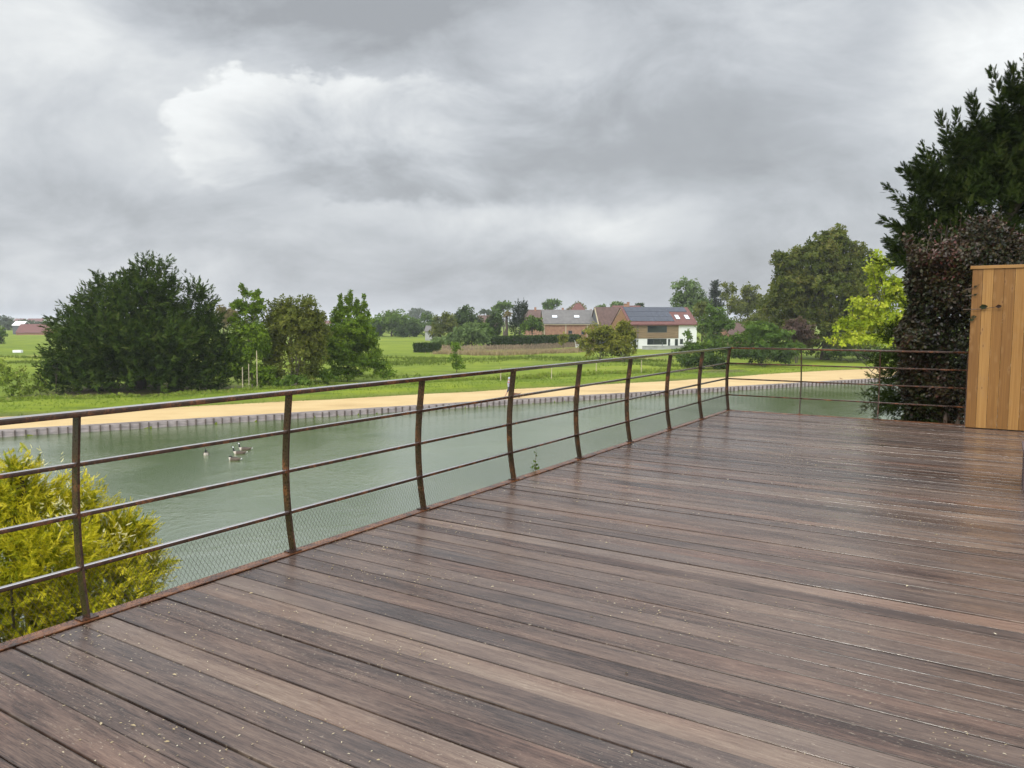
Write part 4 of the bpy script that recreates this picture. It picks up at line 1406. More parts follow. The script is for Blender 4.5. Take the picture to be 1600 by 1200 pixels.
# purple beech hedge behind the terrace end
root = empty('beech_hedge', tuple(Lp(UC + .9, VF - .3, -.5)))
tag(root, 'tall purple copper beech hedge crowding behind the wooden fence', 'hedge')
VL = to_uv(pix(1412, 658, 0))[1]
n = 110000
hu = rng.uniform(0, 1, n); hv = rng.random(n); hz = rng.random(n)
vmax = 6.6
v_ = VL + hv ** 1.5 * vmax
topz = 2.82 - .06 * (v_ - VL) + .18 * np.sin(v_ * 2.1) + .12 * np.sin(v_ * 5.3 + 1) - .25 * np.exp(-(v_ - VL) * 2.2)
zz = -.3 + (hz ** .85) * (topz + .3)
face = rng.random(n)
u_ = np.where(face < .62, UC + .12 + np.abs(rng.normal(0, .22, n)), UC + .15 + rng.uniform(0, 1.3, n))
# bulging, lumpy faces
bulge = .10 * np.sin(v_ * 3.1 + zz * 2.3) + .09 * np.sin(v_ * 7.7 - zz * 4.1) + .07 * np.sin(zz * 9 + v_ * 2)
u_ = u_ + bulge + .05 + .55 * np.clip(1 - zz / 1.2, 0, 1) * (v_ < VF - .1)
left = (face > .62) & (face < .80)
v_ = np.where(left, VL + np.abs(rng.normal(0, .14, n)) + -.10 + .06 * np.sin(zz * 3.3 + 1) + .05 * np.sin(zz * 8), v_ + np.where(v_ < VL + .6, .05 * np.sin(zz * 3.3 + 1), 0))
top = (face > .88)
zz = np.where(top, topz - np.abs(rng.normal(0, .14, n)) + .12, zz)
fencezone = (v_ > VF - .02) & (zz < FH - .05) & (u_ < UF + .16)
u_ = np.where(fencezone, UF + .2 + rng.uniform(0, .5, n), u_)
P = np.array(P1)[None] + u_[:, None] * np.array(U) + v_[:, None] * np.array(V) + np.stack([zz * 0, zz * 0, zz], 1)
outn = np.where(left[:, None], -np.array(V)[None], np.where(top[:, None], np.array([[0, 0, 1.]]), -np.array(U)[None]))
Nn = outn * .8 + rng.normal(0, .45, (n, 3)) + np.array([0, 0, .45])
Dd = rng.normal(0, .6, (n, 3)) + np.array([0, 0, -.35]) + outn * .5
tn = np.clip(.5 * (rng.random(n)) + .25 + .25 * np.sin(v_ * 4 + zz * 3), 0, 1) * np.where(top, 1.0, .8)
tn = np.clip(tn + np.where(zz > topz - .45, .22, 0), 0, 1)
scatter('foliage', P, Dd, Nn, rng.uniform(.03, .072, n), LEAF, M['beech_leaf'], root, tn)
m_ = MB()
for k in range(26):
    v0_ = VL + .2 + rng.random() * 6.2; u0_ = UC + .6 + rng.random() * .5
    b_ = Lp(u0_, v0_, -.7)
    e_ = Lp(u0_ + rng.normal() * .2, v0_ + rng.normal() * .3, 2.9 + rng.random() * .2)
    m_.tube([b_, b_.lerp(e_, .5) + Vector((rng.normal() * .08, rng.normal() * .08, 0)), e_], [.035, .022, .008], 6)
whips = []
for k in range(75):      # whips standing up out of the top
    v0_ = VL + .1 + rng.random() * 4.2; u0_ = UC + .2 + rng.random() * .9
    b_ = Lp(u0_, v0_, 2.62); e_ = b_ + Vector((rng.normal() * .14, rng.normal() * .1, .35 + rng.random() * .35))
    m_.tube([b_, b_.lerp(e_, .5) + Vector((rng.normal() * .03, 0, .02)), e_], [.006, .0045, .002], 4); whips.append((np.array(b_), np.array(e_)))
m_.build('stems', M['twig'], root, True)
wb = np.array([q[0] for q in whips]); we = np.array([q[1] for q in whips])
n = 1100
i_ = rng.integers(0, len(wb), n); t_ = rng.uniform(.2, 1.05, n)[:, None]
P = wb[i_] * (1 - t_) + we[i_] * t_ + rng.normal(0, .028, (n, 3))
scatter('whip_leaves', P, rdir(n) + np.array([0, 0, .2]), rdir(n) + np.array([0, 0, .5]), rng.uniform(.035, .07, n), LEAF, M['beech_leaf'], root, np.clip(rng.uniform(.3, 1.05, n), 0, 1))
# twigs that poke across the fence
m_ = MB()
tw = [(Lp(UF - .05, VF - .10, 1.73), Lp(UF - .075, VF + .37, 1.775)), (Lp(UF - .03, VF - .08, 2.02), Lp(UF - .05, VF + .09, 2.09)), (Lp(UF - .03, VF - .08, 1.93), Lp(UF - .05, VF + .08, 1.97))]
for a_, b_ in tw: m_.tube([a_, a_.lerp(b_, .5) + Vector((0, 0, -.015)), b_], [.006, .005, .003], 5)
m_.build('twig', M['twig'], root, True)
P = np.array([tuple(Lp(UF - .075, VF + .10, 1.765)), tuple(Lp(UF - .08, VF + .17, 1.775)), tuple(Lp(UF - .08, VF + .30, 1.77)), tuple(Lp(UF - .06, VF + .02, 2.05)), tuple(Lp(UF - .06, VF + .02, 1.94)), tuple(Lp(UF - .06, VF + .0, 1.62)), tuple(Lp(UF - .06, VF - .02, 1.58))])
Dd = np.array([tuple(V + Vector((0, 0, .1)))] * 7); Dd[3] = tuple(V + Vector((0, 0, .5)));
Nn = np.array([tuple(-U * 1.0 + Vector((0, 0, -.15)))] * 7)
scatter('twig_leaves', P, Dd, Nn, np.array([.11, .02, .08, .05, .05, .08, .07]), LEAF, M['beech_leaf'], root, np.array([.1, .15, .2, .3, .3, .45, .45]))

# small dark conifer leaning over the back rail
cx = Lp(UC + .95, VB[1] + .55, -.6)
root = empty('hemlock_shrub', tuple(cx))
tag(root, 'dark feathery conifer shrub spreading through the back rail below the purple hedge', 'conifer')
HL = [(1412, 600, 48, 36), (1385, 570, 36, 24, .3), (1440, 560, 46, 36, .3), (1380, 625, 36, 22), (1430, 635, 50, 26), (1470, 610, 40, 50), (1420, 645, 50, 22, -.1), (1450, 590, 40, 40, -.1), (1480, 610, 30, 50, -.1), (1398, 530, 26, 30, .6), (1375, 640, 30, 16, -.2), (1480, 645, 30, 16)]
lw = lobes_world(HL, (cx.y - .05))
trunk_mesh(tuple(cx), lw, .05, M['bark'], root, 2, 0, 16)
P, Dd, Nn, S, T = plume_sprays(lw, .26, 4.4, 13, .05, .4, .40)
uu = (P - np.array(P1)) @ np.array(U)
keep = (uu > UC + .075) & (P[:, 2] > -.7)
scatter('crown', P[keep], Dd[keep], Nn[keep], S[keep], SPRAY_FINE, M['dark_yew'], root, T[keep])

# great yew behind the hedge
yx = at(1700, 500, 21)
tree('great_yew', 'very tall black green yew towering over the purple hedge', 'tree', 1700, 21,
     [(1690, 190, 105, 70), (1640, 165, 50, 46), (1595, 215, 55, 50), (1545, 265, 55, 52), (1495, 305, 48, 42), (1460, 330, 42, 34), (1560, 330, 120, 70), (1700, 320, 160, 120), (1620, 260, 90, 70),
      (1500, 380, 90, 50), (1650, 430, 140, 70), (1445, 368, 42, 26), (1790, 260, 150, 140), (1530, 215, 22, 34), (1575, 180, 22, 30), (1625, 135, 36, 28), (1425, 372, 24, 30), (1450, 400, 60, 60), (1500, 300, 70, 80, 1), (1580, 260, 80, 80, 1), (1480, 480, 60, 70), (1475, 580, 50, 70), (1560, 480, 70, 90)],
     'dark_yew', style='plume', plume=34, nper=3.0, per=15, upb=.62, tr=.55, limbs=2)

gy = bpy.data.objects['great_yew']
sp_ = [(1440, 370, 1376, 342), (1450, 330, 1383, 290), (1455, 310, 1408, 262), (1465, 290, 1428, 248), (1490, 260, 1466, 178), (1505, 250, 1494, 170), (1535, 215, 1518, 146), (1560, 200, 1549, 110), (1590, 170, 1580, 104),
       (1480, 290, 1440, 222), (1440, 400, 1385, 372), (1470, 350, 1400, 318), (1520, 240, 1502, 200), (1610, 150, 1604, 92), (1460, 420, 1392, 398)]
Ps, Ds, Ns, Ss, Ts = [], [], [], [], []
for (bx_, by_, tx_, ty_) in sp_:
    a_ = np.array(at(bx_, by_, 20.6)); b_ = np.array(at(tx_, ty_, 20.2 + random.uniform(-.4, .4)))
    ax = b_ - a_; ln = np.linalg.norm(ax); ax = ax / ln
    n = 130
    t = rng.uniform(0, 1, n) ** .85; t[0] = 1.0
    side = rdir(n); side = norm(side - ax * (side @ ax)[:, None])
    Ps.append(a_ + ax * (t * ln)[:, None] + np.array([random.uniform(-.12, .12), 0, random.uniform(-.16, .02)]) * np.sin(t * 3.1)[:, None] + side * rng.uniform(0, .10, (n, 1)))
    Ds.append(norm(ax * (.5 + .9 * t)[:, None] + side * (1 - .5 * t)[:, None] + np.array([0, 0, -.15])))
    Ns.append(norm(ax * .6 + rng.normal(0, .5, (n, 3)) + np.array([0, 0, .3])))
    Ss.append((random.uniform(.28, .42) * (1 - .55 * t)) * rng.uniform(.5, 1.3, n)); Ts.append(np.clip(rng.normal(.5, .2, n), 0, 1))
scatter('branch_tips', np.concatenate(Ps), np.concatenate(Ds), np.concatenate(Ns), np.concatenate(Ss), SPRAY, M['dark_yew'], gy, np.concatenate(Ts))

# near bank shrubs under the terrace end keep the garden slope planted
# ------------------------------------------------------------------ buildings
class House:
    def __init__(s, name, label, corner, ang, L_, W_, eave, ridge, wall, roof, cat='house', over=.35, hip=0.0, base=GZ, roof_t=.16):
        s.o = Vector((corner[0], corner[1], base))
        s.ex = Vector((math.cos(ang), math.sin(ang), 0)); s.ey = Vector((-math.sin(ang), math.cos(ang), 0))
        s.L, s.W, s.eave, s.ridge = L_, W_, eave, ridge
        s.root = empty(name, tuple(s.o)); tag(s.root, label, cat)
        m_ = MB(); p = s.p
        m_.quad(p(0, 0, -.3), p(L_, 0, -.3), p(L_, 0, eave), p(0, 0, eave))
        m_.quad(p(L_, W_, -.3), p(0, W_, -.3), p(0, W_, eave), p(L_, W_, eave))
        if hip:
            m_.quad(p(0, W_, -.3), p(0, 0, -.3), p(0, 0, eave), p(0, W_, eave))
            m_.quad(p(L_, 0, -.3), p(L_, W_, -.3), p(L_, W_, eave), p(L_, 0, eave))
        else:
            m_.poly([p(0, W_, -.3), p(0, 0, -.3), p(0, 0, eave), p(0, W_ / 2, ridge), p(0, W_, eave)])
            m_.poly([p(L_, 0, -.3), p(L_, W_, -.3), p(L_, W_, eave), p(L_, W_ / 2, ridge), p(L_, 0, eave)])
        s.wall = m_.build('wall', wall, s.root)
        sl = (ridge - eave) / (W_ / 2)
        s.sl = sl
        m_ = MB()
        ov = over
        e0 = eave - sl * ov + .03; rr = ridge + .03
        for sg in (0, 1):
            ya, yb = (-ov, W_ / 2) if sg == 0 else (W_ + ov, W_ / 2)
            A = [p(-ov * .6, ya, e0), p(L_ + ov * .6, ya, e0), p(L_ + ov * .6 - hip, yb, rr), p(-ov * .6 + hip, yb, rr)]
            if sg: A = [A[1], A[0], A[3], A[2]]
            upv = Vector((0, 0, roof_t))
            B = [q + upv for q in A]
            k = len(m_.v); m_.v += [tuple(q) for q in A + B]
            for q in ((3, 2, 1, 0), (4, 5, 6, 7), (0, 1, 5, 4), (1, 2, 6, 5), (2, 3, 7, 6), (3, 0, 4, 7)): m_.f.append(tuple(k + i for i in q))
        if hip:
            for sg in (0, 1):
                x0 = -ov * .6 if sg == 0 else L_ + ov * .6
                xr = x0 + hip if sg == 0 else x0 - hip
                a, b, c = p(x0, -ov, e0 + roof_t), p(x0, W_ + ov, e0 + roof_t), p(xr, W_ / 2, rr + roof_t)
                m_.poly([b, a, c] if sg == 0 else [a, b, c])
        s.roof = m_.build('roof', roof, s.root)

    def p(s, x, y, z):
        return s.o + s.ex * x + s.ey * y + Vector((0, 0, z))

    def panel(s, x0, x1, z0, z1, mat, name, out=.04, parent=None):
        m_ = MB(); m_.obox(s.p(x0, -out, z0), s.ex * (x1 - x0), s.ey * (out + .02), (0, 0, z1 - z0))
        return m_.build(name, mat, parent or s.root)

    def window(s, x0, x1, z0, z1, div=1, out=.05, glass=None):
        m_ = MB(); f_ = .07
        m_.obox(s.p(x0, -out, z0), s.ex * (x1 - x0), s.ey * (out + .02), (0, 0, f_))
        m_.obox(s.p(x0, -out, z1 - f_), s.ex * (x1 - x0), s.ey * (out + .02), (0, 0, f_))
        for k in range(div + 1):
            xx = x0 + (x1 - x0 - f_) * k / div
            m_.obox(s.p(xx, -out + .004, z0 + f_), s.ex * f_, s.ey * (out + .012), (0, 0, z1 - z0 - 2 * f_))
        o = m_.build('window', M['frame'], s.root)
        m_ = MB(); m_.obox(s.p(x0 + .02, -out + .02, z0 + .02), s.ex * (x1 - x0 - .04), s.ey * (out - .01), (0, 0, z1 - z0 - .04))
        pn = m_.build('pane', glass or M['glass'], o)
        return o

    def on_roof(s, x0, x1, t0, t1, mat, name, lift=.20, th=.05, parent=None):
        """slab lying on the front roof slope; t = 0 at the eave, 1 at the ridge"""
        a = s.p(x0, s.W / 2 * t0, s.eave + (s.ridge - s.eave) * t0 + lift)
        e = s.p(x0, s.W / 2 * t1, s.eave + (s.ridge - s.eave) * t1 + lift) - a
        nrm = s.ex.cross(e).normalized()
        m_ = MB(); m_.obox(a, s.ex * (x1 - x0), e, nrm * th)
        return m_.build(name, mat, parent or s.root)

    def chimney(s, x, h=1.2, w_=.7, mat=None):
        m_ = MB(); m_.obox(s.p(x, s.W / 2 - w_ / 2, s.ridge - .6), s.ex * w_, s.ey * w_, (0, 0, h + .6))
        m_.obox(s.p(x - .06, s.W / 2 - w_ / 2 - .06, s.ridge + h), s.ex * (w_ + .12), s.ey * (w_ + .12), (0, 0, .12))
        return m_.build('chimney', mat or M['brickwall'], s.roof)


# solar house
c = pix(984, 545.5, GZ)
h = House('solar_house', 'white and timber clad house with solar panels over its red roof', (c.x, c.y), R(17), 16.9, 9.6, 5.65, 9.35, M['white'], M['redtile'])
h.panel(-.04, 12.2, 2.35, 5.55, M['tanwall'], 'cladding', .06)
m_ = MB(); m_.poly([h.p(-.05, 9.55, 2.3), h.p(-.05, .05, 2.3), h.p(-.05, .05, 5.6), h.p(-.05, 4.8, 9.1), h.p(-.05, 9.55, 5.6)])
m_.build('gable_cladding', M['orangebrick'], h.root)
h.window(4.3, 9.2, 3.7, 5.2, 1, .10)
h.window(4.3, 9.2, .95, 2.28, 3)
h.window(9.55, 10.1, .5, 2.2, 1)
h.window(11.3, 12.1, .2, 2.2, 1)
h.window(.9, 1.6, .3, 2.2, 1)
h.window(12.6, 13.4, 1.0, 2.2, 1)
m_ = MB(); m_.tube([h.p(1.9, -.12, 0), h.p(1.9, -.12, 5.5)], .07, 7); m_.build('downpipe', M['frame'], h.root)
m_ = MB(); m_.obox(h.p(-.3, -.50, 5.33), h.ex * 17.5, h.ey * .12, (0, 0, .13)); m_.build('gutter', M['redtile'], h.root)
for r_ in range(3):
    for k in range(10):
        if r_ < 2 and k > 6: continue
        x0 = .35 + k * 1.58
        h.on_roof(x0, x0 + 1.55, .10 + r_ * .295, .10 + r_ * .295 + .285, M['solar'], 'solar_panel', .24, .05)
for x0 in (12.2, 14.7):
    f_ = h.on_roof(x0, x0 + 1.1, .22, .50, M['frame'], 'skylight', .20, .06)
    h.on_roof(x0 + .08, x0 + 1.02, .24, .48, M['skylight'], 'pane', .22, .07, f_)
for x in (6.4, 8.2):
    m_ = MB(); m_.tube([h.p(x, -3.2, -.2), h.p(x, -3.2, 1.6)], .09, 7); m_.build('terrace_post', M['frame'], h.root)
gw = empty('garden_wall', tuple(h.p(2, -4, 0)))
tag(gw, 'low pale rendered garden wall in front of the solar house', 'wall')
m_ = MB(); m_.obox(h.p(1.2, -4.0, -.2), h.ex * 11, h.ey * .25, (0, 0, .95)); m_.build('wall', M['stonegrey'], gw)
m_ = MB(); m_.obox(h.p(1.15, -4.05, .752), h.ex * 11.1, h.ey * .35, (0, 0, .08)); m_.build('coping', M['stonegrey'], gw)

# steep brick gable house
c = at(948, 500, 196)
h = House('brick_house', 'steep brown tiled house squeezed behind the ochre bushes', (c.x - 1.4, 196), R(17), 10, 8.4, 3.4, 9.7, M['frame'], M['browntile'])
h.chimney(8.4, 1.0)
m_ = MB(); m_.tube([h.p(-.2, -.2, 3), h.p(-.2, 3.8, 9.6)], .16, 6); m_.build('barge_board', M['stake'], h.root)
# barn
c = pix(850, 540, GZ)
h = House('barn', 'long brick barn with grey slate roof and two skylights', (c.x, 199), R(3), 14.2, 9, 5.7, 9.0, M['brickwall'], M['slate'], 'barn')
for x in (.0, 5.6, 11.2): h.panel(x, x + .28, -.1, 5.35, M['stake'], 'pilaster', .08)
m_ = MB(); m_.obox(h.p(-.2, -.45, 5.28), h.ex * 14.6, h.ey * .1, (0, 0, .14)); m_.build('gutter', M['stake'], h.root)
for x0 in (2.3, 8.1):
    f_ = h.on_roof(x0, x0 + 1.5, .35, .58, M['frame'], 'skylight', .19, .05)
    h.on_roof(x0 + .1, x0 + 1.4, .38, .55, M['skylight'], 'pane', .21, .06, f_)
h.window(6.4, 7.4, 3.0, 3.8, 2)
h.window(9.8, 10.6, 2.8, 4.0, 1)
# roofs behind
c = at(820, 500, 262)
h = House('farmhouse', 'long low house with dark red ridge behind the barn', (c.x, 262), R(2), 17, 9, 5.0, 9.9, M['brickwall'], M['browntile'])
h.chimney(3.5, .9); h.chimney(13, .7)
c = at(884, 500, 255)
h = House('hipped_house', 'house with a tall red pyramid roof behind the barn', (c.x, 255), R(4), 9.5, 8.5, 6.0, 11.9, M['brickwall'], M['redtile'], hip=4.2)
c = at(917, 500, 300)
h = House('village_house', 'small red roofed house between the pyramid roof and gable', (c.x, 300), R(-6), 7, 7, 6.2, 9.4, M['white'], M['redtile'])
h.chimney(1.2, 1.2)
c = at(962, 500, 245)
h = House('village_house', 'red ridge with chimney showing left above the solar roof', (c.x, 245), R(8), 9, 7.5, 7.0, 11.0, M['brickwall'], M['redtile'])
h.chimney(4.8, 1.2)
c = at(1002, 500, 240)
h = House('village_house', 'low red ridge showing right above the solar roof', (c.x, 240), R(2), 15, 8, 6.5, 10.0, M['brickwall'], M['redtile'])
c = at(747, 500, 300)
h = House('village_house', 'brown roofed house between the dark dome tree and hollies', (c.x, 300), R(5), 8, 7, 4.0, 8.2, M['brickwall'], M['browntile'])
c = at(1140, 500, 190)
h = House('village_house', 'brown roofed house mostly hidden behind the arching hazel bush', (c.x, 190), R(20), 8, 7, 3.0, 5.6, M['brickwall'], M['browntile'])
# stone hut
c = at(664, 500, 240)
h = House('stone_hut', 'small grey stone hut half hidden by the olive tree', (c.x, 240), R(-12), 3.2, 3.0, 3.2, 4.6, M['stonegrey'], M['slate'], 'hut')
# distant farm and town
c = at(24, 500, 330)
h = House('red_shed', 'long red tiled shed across the field beside the yew', (c.x, 330), R(6), 11, 9, 1.2, 4.6, M['brickwall'], M['redtile'], 'shed')
c = at(19, 500, 345)
h = House('white_barn', 'small white roofed building behind the long red shed', (c.x, 345), R(2), 4.5, 6, 4.2, 5.8, M['frame'], M['whitepaint'], 'barn')
for i, (px, D_, L_, hh, rf) in enumerate([(20, 900, 14, 8, 'redtile'), (40, 860, 20, 8, 'redtile'), (62, 940, 12, 9, 'browntile'), (8, 980, 12, 9, 'stonegrey'), (545, 800, 12, 7, 'redtile'), (508, 640, 10, 6, 'redtile')]):
    c = at(px, 500, D_)
    lab = ['pale house in the far town above the white barn', 'long pale red roofed house in the far town', 'brown roofed far house nearest to the yew top', 'grey roofed far house beside the frame edge', 'tiny far red roof behind the spiky green tree', 'tiny red roof between the alder and the spiky tree'][i]
    House('town_house', lab, (c.x, D_), R(i * 7 - 15), L_, 9, hh * .6, hh, M['white'], M[rf])

# white chair and table by the hedge
ch = gp(902, 545)
root = empty('garden_chair', tuple(ch)); tag(root, 'tiny white garden chair before the long hedge', 'chair')
m_ = MB(); m_.box((ch.x, ch.y, ch.z + .72), (.75, .7, .06)); m_.build('seat', M['whitepaint'], root)
m_ = MB(); m_.obox((ch.x - .38, ch.y - .3, ch.z + .75), (.05, 0, 0), (0, .6, 0), (-.25, 0, 1.0)); m_.build('backrest', M['whitepaint'], root)
for sx in (-1, 1):
    for sy in (-1, 1):
        m_ = MB(); m_.box((ch.x + sx * .33, ch.y + sy * .3, ch.z + .34), (.06, .06, .7)); m_.build('leg', M['whitepaint'], root)
ch = gp(906, 546.5)
root = empty('garden_table', tuple(ch)); tag(root, 'low white garden table next to the white chair', 'table')
m_ = MB(); m_.box((ch.x, ch.y, ch.z + .62), (1.7, .9, .06)); m_.build('tabletop', M['whitepaint'], root)
for sx in (-1, 1):
    m_ = MB(); m_.box((ch.x + sx * .7, ch.y, ch.z + .3), (.06, .7, .58)); m_.build('leg', M['whitepaint'], root)
# trough in the meadow
ch = gp(28, 552.5)
root = empty('water_trough', tuple(ch)); tag(root, 'white trough lying in the meadow towards the red shed', 'trough')
m_ = MB()
m_.obox((ch.x - .8, ch.y - .35, ch.z), (1.6, 0, 0), (0, .06, 0), (0, 0, .5)); m_.obox((ch.x - .8, ch.y + .29, ch.z), (1.6, 0, 0), (0, .06, 0), (0, 0, .5))
m_.obox((ch.x - .8, ch.y - .288, ch.z), (.06, 0, 0), (0, .576, 0), (0, 0, .497)); m_.obox((ch.x + .74, ch.y - .288, ch.z), (.06, 0, 0), (0, .576, 0), (0, 0, .497))
m_.obox((ch.x - .735, ch.y - .286, ch.z + .3), (1.47, 0, 0), (0, .57, 0), (0, 0, .03)); m_.build('basin', M['whitepaint'], root)

# ------------------------------------------------------------------ living things
def skin(name, verts, edges, rad, mat, parent=None, sub=1, loc=None, rz=0.0):
    me = bpy.data.meshes.new(name)
    me.from_pydata(verts, edges, [])
    o = bpy.data.objects.new(name, me); COL.objects.link(o)
    me.materials.append(mat)
    b = o.modifiers.new('skin', 'SKIN')
    b.use_smooth_shade = True
    if not me.skin_vertices: me.skin_vertices.new()
    for i, r_ in enumerate(rad):
        me.skin_vertices[0].data[i].radius = r_ if hasattr(r_, '__len__') else (r_, r_)
        me.skin_vertices[0].data[i].use_root = (i == 0)
    s_ = o.modifiers.new('sub', 'SUBSURF'); s_.levels = sub; s_.render_levels = sub
    if parent is not None: o.parent = parent
    if loc is not None: o.location = loc
    o.rotation_euler = (0, 0, rz)
    return o


def mat_goose():
    m_, gg, out = mat_new('goose_plumage')
    x, y, z = gg.xyz(gg.n('ShaderNodeTexCoord').outputs['Object'])
    nz = gg.noise(gg.n('ShaderNodeTexCoord').outputs['Object'], 25, 4, .6)
    col = gg.ramp(nz, [(.3, (.045, .032, .022)), (.7, (.11, .08, .055))])
    col = gg.mix(gg.ss(x, .13, .24), col, (.45, .40, .33))
    col = gg.mix(gg.ss(gg.m('ADD', x, gg.m('MULTIPLY', z, .9)), -.27, -.33), col, (.75, .74, .7))
    col = gg.mix(gg.ss(z, .185, .22), col, (.010, .010, .011))
    chin = gg.m('MULTIPLY', gg.ss(z, .40, .43), gg.m('MULTIPLY', gg.ss(z, .49, .46), gg.ss(x, .40, .36)))
    col = gg.mix(chin, col, (.7, .7, .68))
    princ(gg, out, col, .6, None, .3)
    return m_


M['goose'] = mat_goose()
GV = [(0, 0, .06), (-.22, 0, .09), (-.36, 0, .13), (-.47, 0, .15), (.20, 0, .09), (.29, 0, .17), (.32, 0, .30), (.32, 0, .41), (.37, 0, .465), (.47, 0, .445)]
GE = [(0, 1), (1, 2), (2, 3), (0, 4), (4, 5), (5, 6), (6, 7), (7, 8), (8, 9)]
GR = [(.17, .15), (.13, .11), (.07, .05), (.03, .02), (.13, .12), .065, .042, .036, .046, .018]
GV2 = [(0, 0, .06), (-.22, 0, .09), (-.36, 0, .13), (-.47, 0, .15), (.20, 0, .09), (.28, 0, .16), (.29, 0, .235), (.23, .03, .27), (.15, .05, .245), (.08, .06, .21)]
for (px, py, rz, lab, vv_) in [(322, 710.5, -70, 'goose swimming alone apart, breast towards the terrace', GV), (366, 719, 172, 'goose with its neck tucked down, lowest of the trio', GV2),
                               (374, 709, 190, 'goose with upright neck in the middle of the trio', GV), (382.5, 703, 186, 'goose at the back of the trio, neck upright', GV),
                               (9, 742, 188, 'goose half hidden by golden conifer tips and a rail', GV)]:
    p = pix(px, py, WZ)
    o = skin('goose', vv_, GE, GR, M['goose'], None, 2, (p.x, p.y, WZ), R(rz))
    o.scale = (.88, .88, .88); o.location.z -= .03
    tag(o, lab, 'goose', 'geese on the pond')


def mat_person():
    m_, gg, out = mat_new('walker_clothes')
    x, y, z = gg.xyz(gg.n('ShaderNodeTexCoord').outputs['Object'])
    skin_ = (.42, .25, .18)
    col = gg.mix(gg.ss(z, .50, .52), skin_, (.05, .045, .075))        # shorts
    col = gg.mix(gg.ss(z, .93, .95), col, (.30, .32, .38))            # grey top
    band = gg.m('MULTIPLY', gg.ss(z, 1.27, 1.29), gg.ss(z, 1.37, 1.35))
    col = gg.mix(band, col, (.42, .14, .16))
    col = gg.mix(gg.ss(z, 1.44, 1.46), col, skin_)
    arm = gg.m('MULTIPLY', gg.ss(gg.m('ABSOLUTE', x), .20, .215), gg.ss(z, 1.12, 1.10))
    col = gg.mix(arm, col, skin_)
    col = gg.mix(gg.ss(z, .085, .07), col, (.08, .07, .07))
    princ(gg, out, col, .75, None, .2)
    return m_


p = pix(795, 622, PZ)
pr = empty('person', (p.x, p.y, PZ + .01), R(100))
tag(pr, 'walker in grey cap and dark shorts on the sandy path behind a post', 'person')
BV = [(0, 0, .93), (0, 0, 1.12), (0, .01, 1.32), (0, .01, 1.46), (0, -.03, 1.56), (0, -.03, 1.68),
      (.10, 0, .86), (.11, -.14, .48), (.11, -.06, .08), (.11, -.20, .04), (-.10, 0, .86), (-.11, .16, .48), (-.11, .36, .12), (-.11, .26, .03),
      (.19, .01, 1.38), (.245, .07, 1.10), (.25, -.04, .87), (.25, -.075, .80), (-.19, .01, 1.38), (-.245, -.05, 1.10), (-.25, -.20, .90), (-.25, -.245, .84)]
BE = [(0, 1), (1, 2), (2, 3), (3, 4), (4, 5), (0, 6), (6, 7), (7, 8), (8, 9), (0, 10), (10, 11), (11, 12), (12, 13), (2, 14), (14, 15), (15, 16), (16, 17), (2, 18), (18, 19), (19, 20), (20, 21)]
BR = [(.15, .11), (.14, .10), (.17, .11), .055, (.075, .09), (.06, .075), .085, .06, .042, .035, .085, .06, .042, .035, .06, .045, .032, .03, .06, .045, .032, .03]
for (hx, hy, hz, sy) in ((.25, -.075, .80, 0), (-.25, -.245, .84, 0)):      # fingers
    base_i = 17 if hx > 0 else 21
    for q in range(5):
        i0 = len(BV)
        dx_ = (q - 2) * .016
        ln = (.05, .075, .085, .078, .06)[q]
        BV.append((hx + (.03 if q == 0 else 0) * (-1 if hx > 0 else 1), hy + dx_, hz - ln * .6)); BV.append((hx - .01 * (1 if hx > 0 else -1), hy + dx_ - .01, hz - ln))
        BE += [(base_i, i0), (i0, i0 + 1)]; BR += [.009, .008]
skin('body', BV, BE, BR, mat_person(), pr, 1)
m_ = MB()
m_.tube([(0, -.03, 1.62), (0, -.03, 1.68), (0, -.025, 1.735), (0, -.02, 1.755)], [.098, .10, .078, .02], 12)
m_.obox((-.08, -.21, 1.635), (.16, 0, 0), (0, .10, 0), (0, 0, .015))
cp = bpy.data.meshes.new('cap'); cp.from_pydata(m_.v, [], m_.f); cp.polygons.foreach_set('use_smooth', [True] * len(cp.polygons))
o = bpy.data.objects.new('cap', cp); COL.objects.link(o); o.parent = pr; cp.materials.append(plain('cap_cloth', (.36, .38, .42), .8))

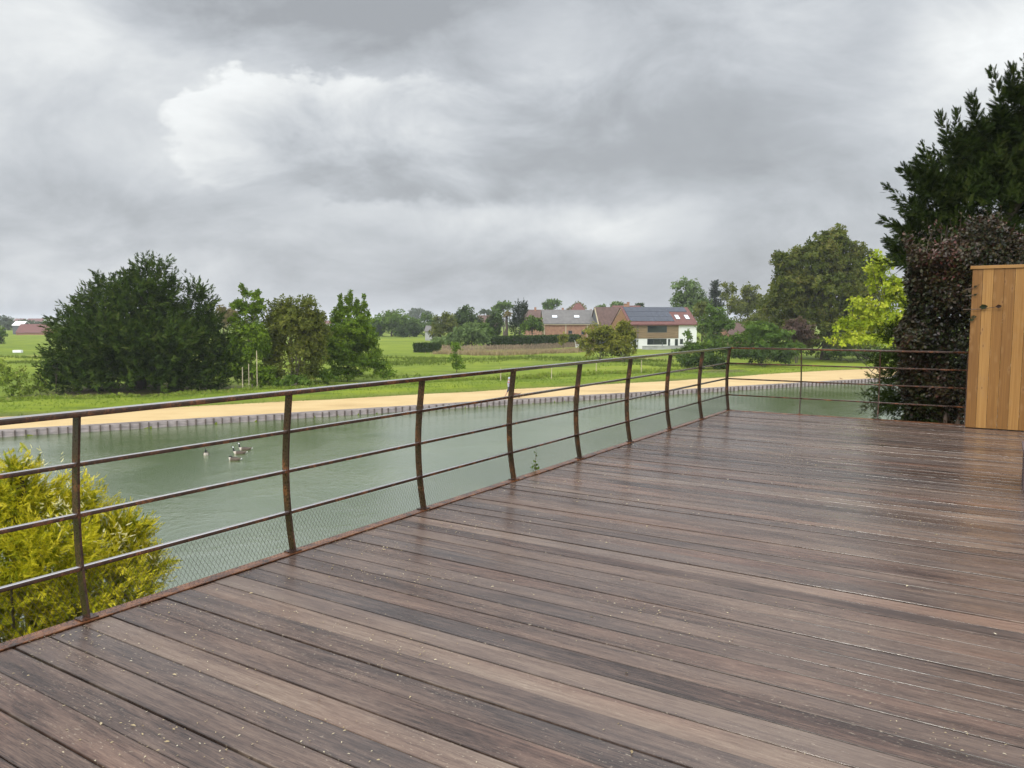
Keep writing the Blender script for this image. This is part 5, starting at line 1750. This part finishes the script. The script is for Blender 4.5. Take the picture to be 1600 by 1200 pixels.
p2 = pix(807.5, 622, PZ)
fur = plain('dog_fur', (.13, .055, .035), .85, .3, 20)
DV = [(0, 0, .30), (.16, 0, .31), (.30, 0, .40), (.38, 0, .46), (.47, 0, .43), (-.18, 0, .30), (-.30, 0, .38), (-.38, 0, .46), (.17, .06, .2), (.19, .06, .1), (.18, .06, .02), (.17, -.06, .2), (.13, -.06, .1), (.11, -.06, .02),
      (-.19, .06, .2), (-.24, .06, .11), (-.20, .06, .02), (-.19, -.06, .2), (-.21, -.06, .11), (-.15, -.06, .02), (.37, .05, .54), (.37, -.05, .54)]
DE = [(0, 1), (1, 2), (2, 3), (3, 4), (0, 5), (5, 6), (6, 7), (1, 8), (8, 9), (9, 10), (1, 11), (11, 12), (12, 13), (5, 14), (14, 15), (15, 16), (5, 17), (17, 18), (18, 19), (3, 20), (3, 21)]
DR = [(.09, .10), (.10, .12), .065, .06, .028, (.085, .09), .025, .014, .045, .028, .026, .045, .028, .026, .05, .028, .026, .05, .028, .026, .02, .02]
o = skin('dog', DV, DE, DR, fur, None, 1, (p2.x, p2.y, PZ + .012), R(190))
tag(o, 'small reddish brown dog on the path beside the walker', 'dog')
m_ = MB()
hp = Vector((p.x, p.y, PZ + .01)) + Matrix.Rotation(R(100), 3, 'Z') @ Vector((-.25, -.245, .80))
de = Vector((p2.x, p2.y, PZ)) + Matrix.Rotation(R(190), 3, 'Z') @ Vector((.27, 0, .45))
m_.tube([hp, hp.lerp(de, .5) + Vector((0, 0, -.12)), de], .012, 5)
tag(m_.build('leash', plain('leash_cord', (.05, .04, .04), .7)), 'thin dark lead from the walker to the small dog', 'leash')

# ------------------------------------------------------------------ air
m_ = MB()
hz_ = MB(); hz_.box((0, 600, (22 - 8) / 2), (7000, 6600, 30))
ho = hz_.build('haze', None)
hm, gg, out = mat_new('rain_haze')
vol = gg.n('ShaderNodeVolumePrincipled')
vol.inputs['Color'].default_value = (.93, .96, 1.0, 1)
vol.inputs['Density'].default_value = .00022
vol.inputs['Anisotropy'].default_value = 0.0
hm.node_tree.links.new(vol.outputs[0], out.inputs['Volume'])
ho.data.materials.append(hm)
tag(ho, kind='stuff')
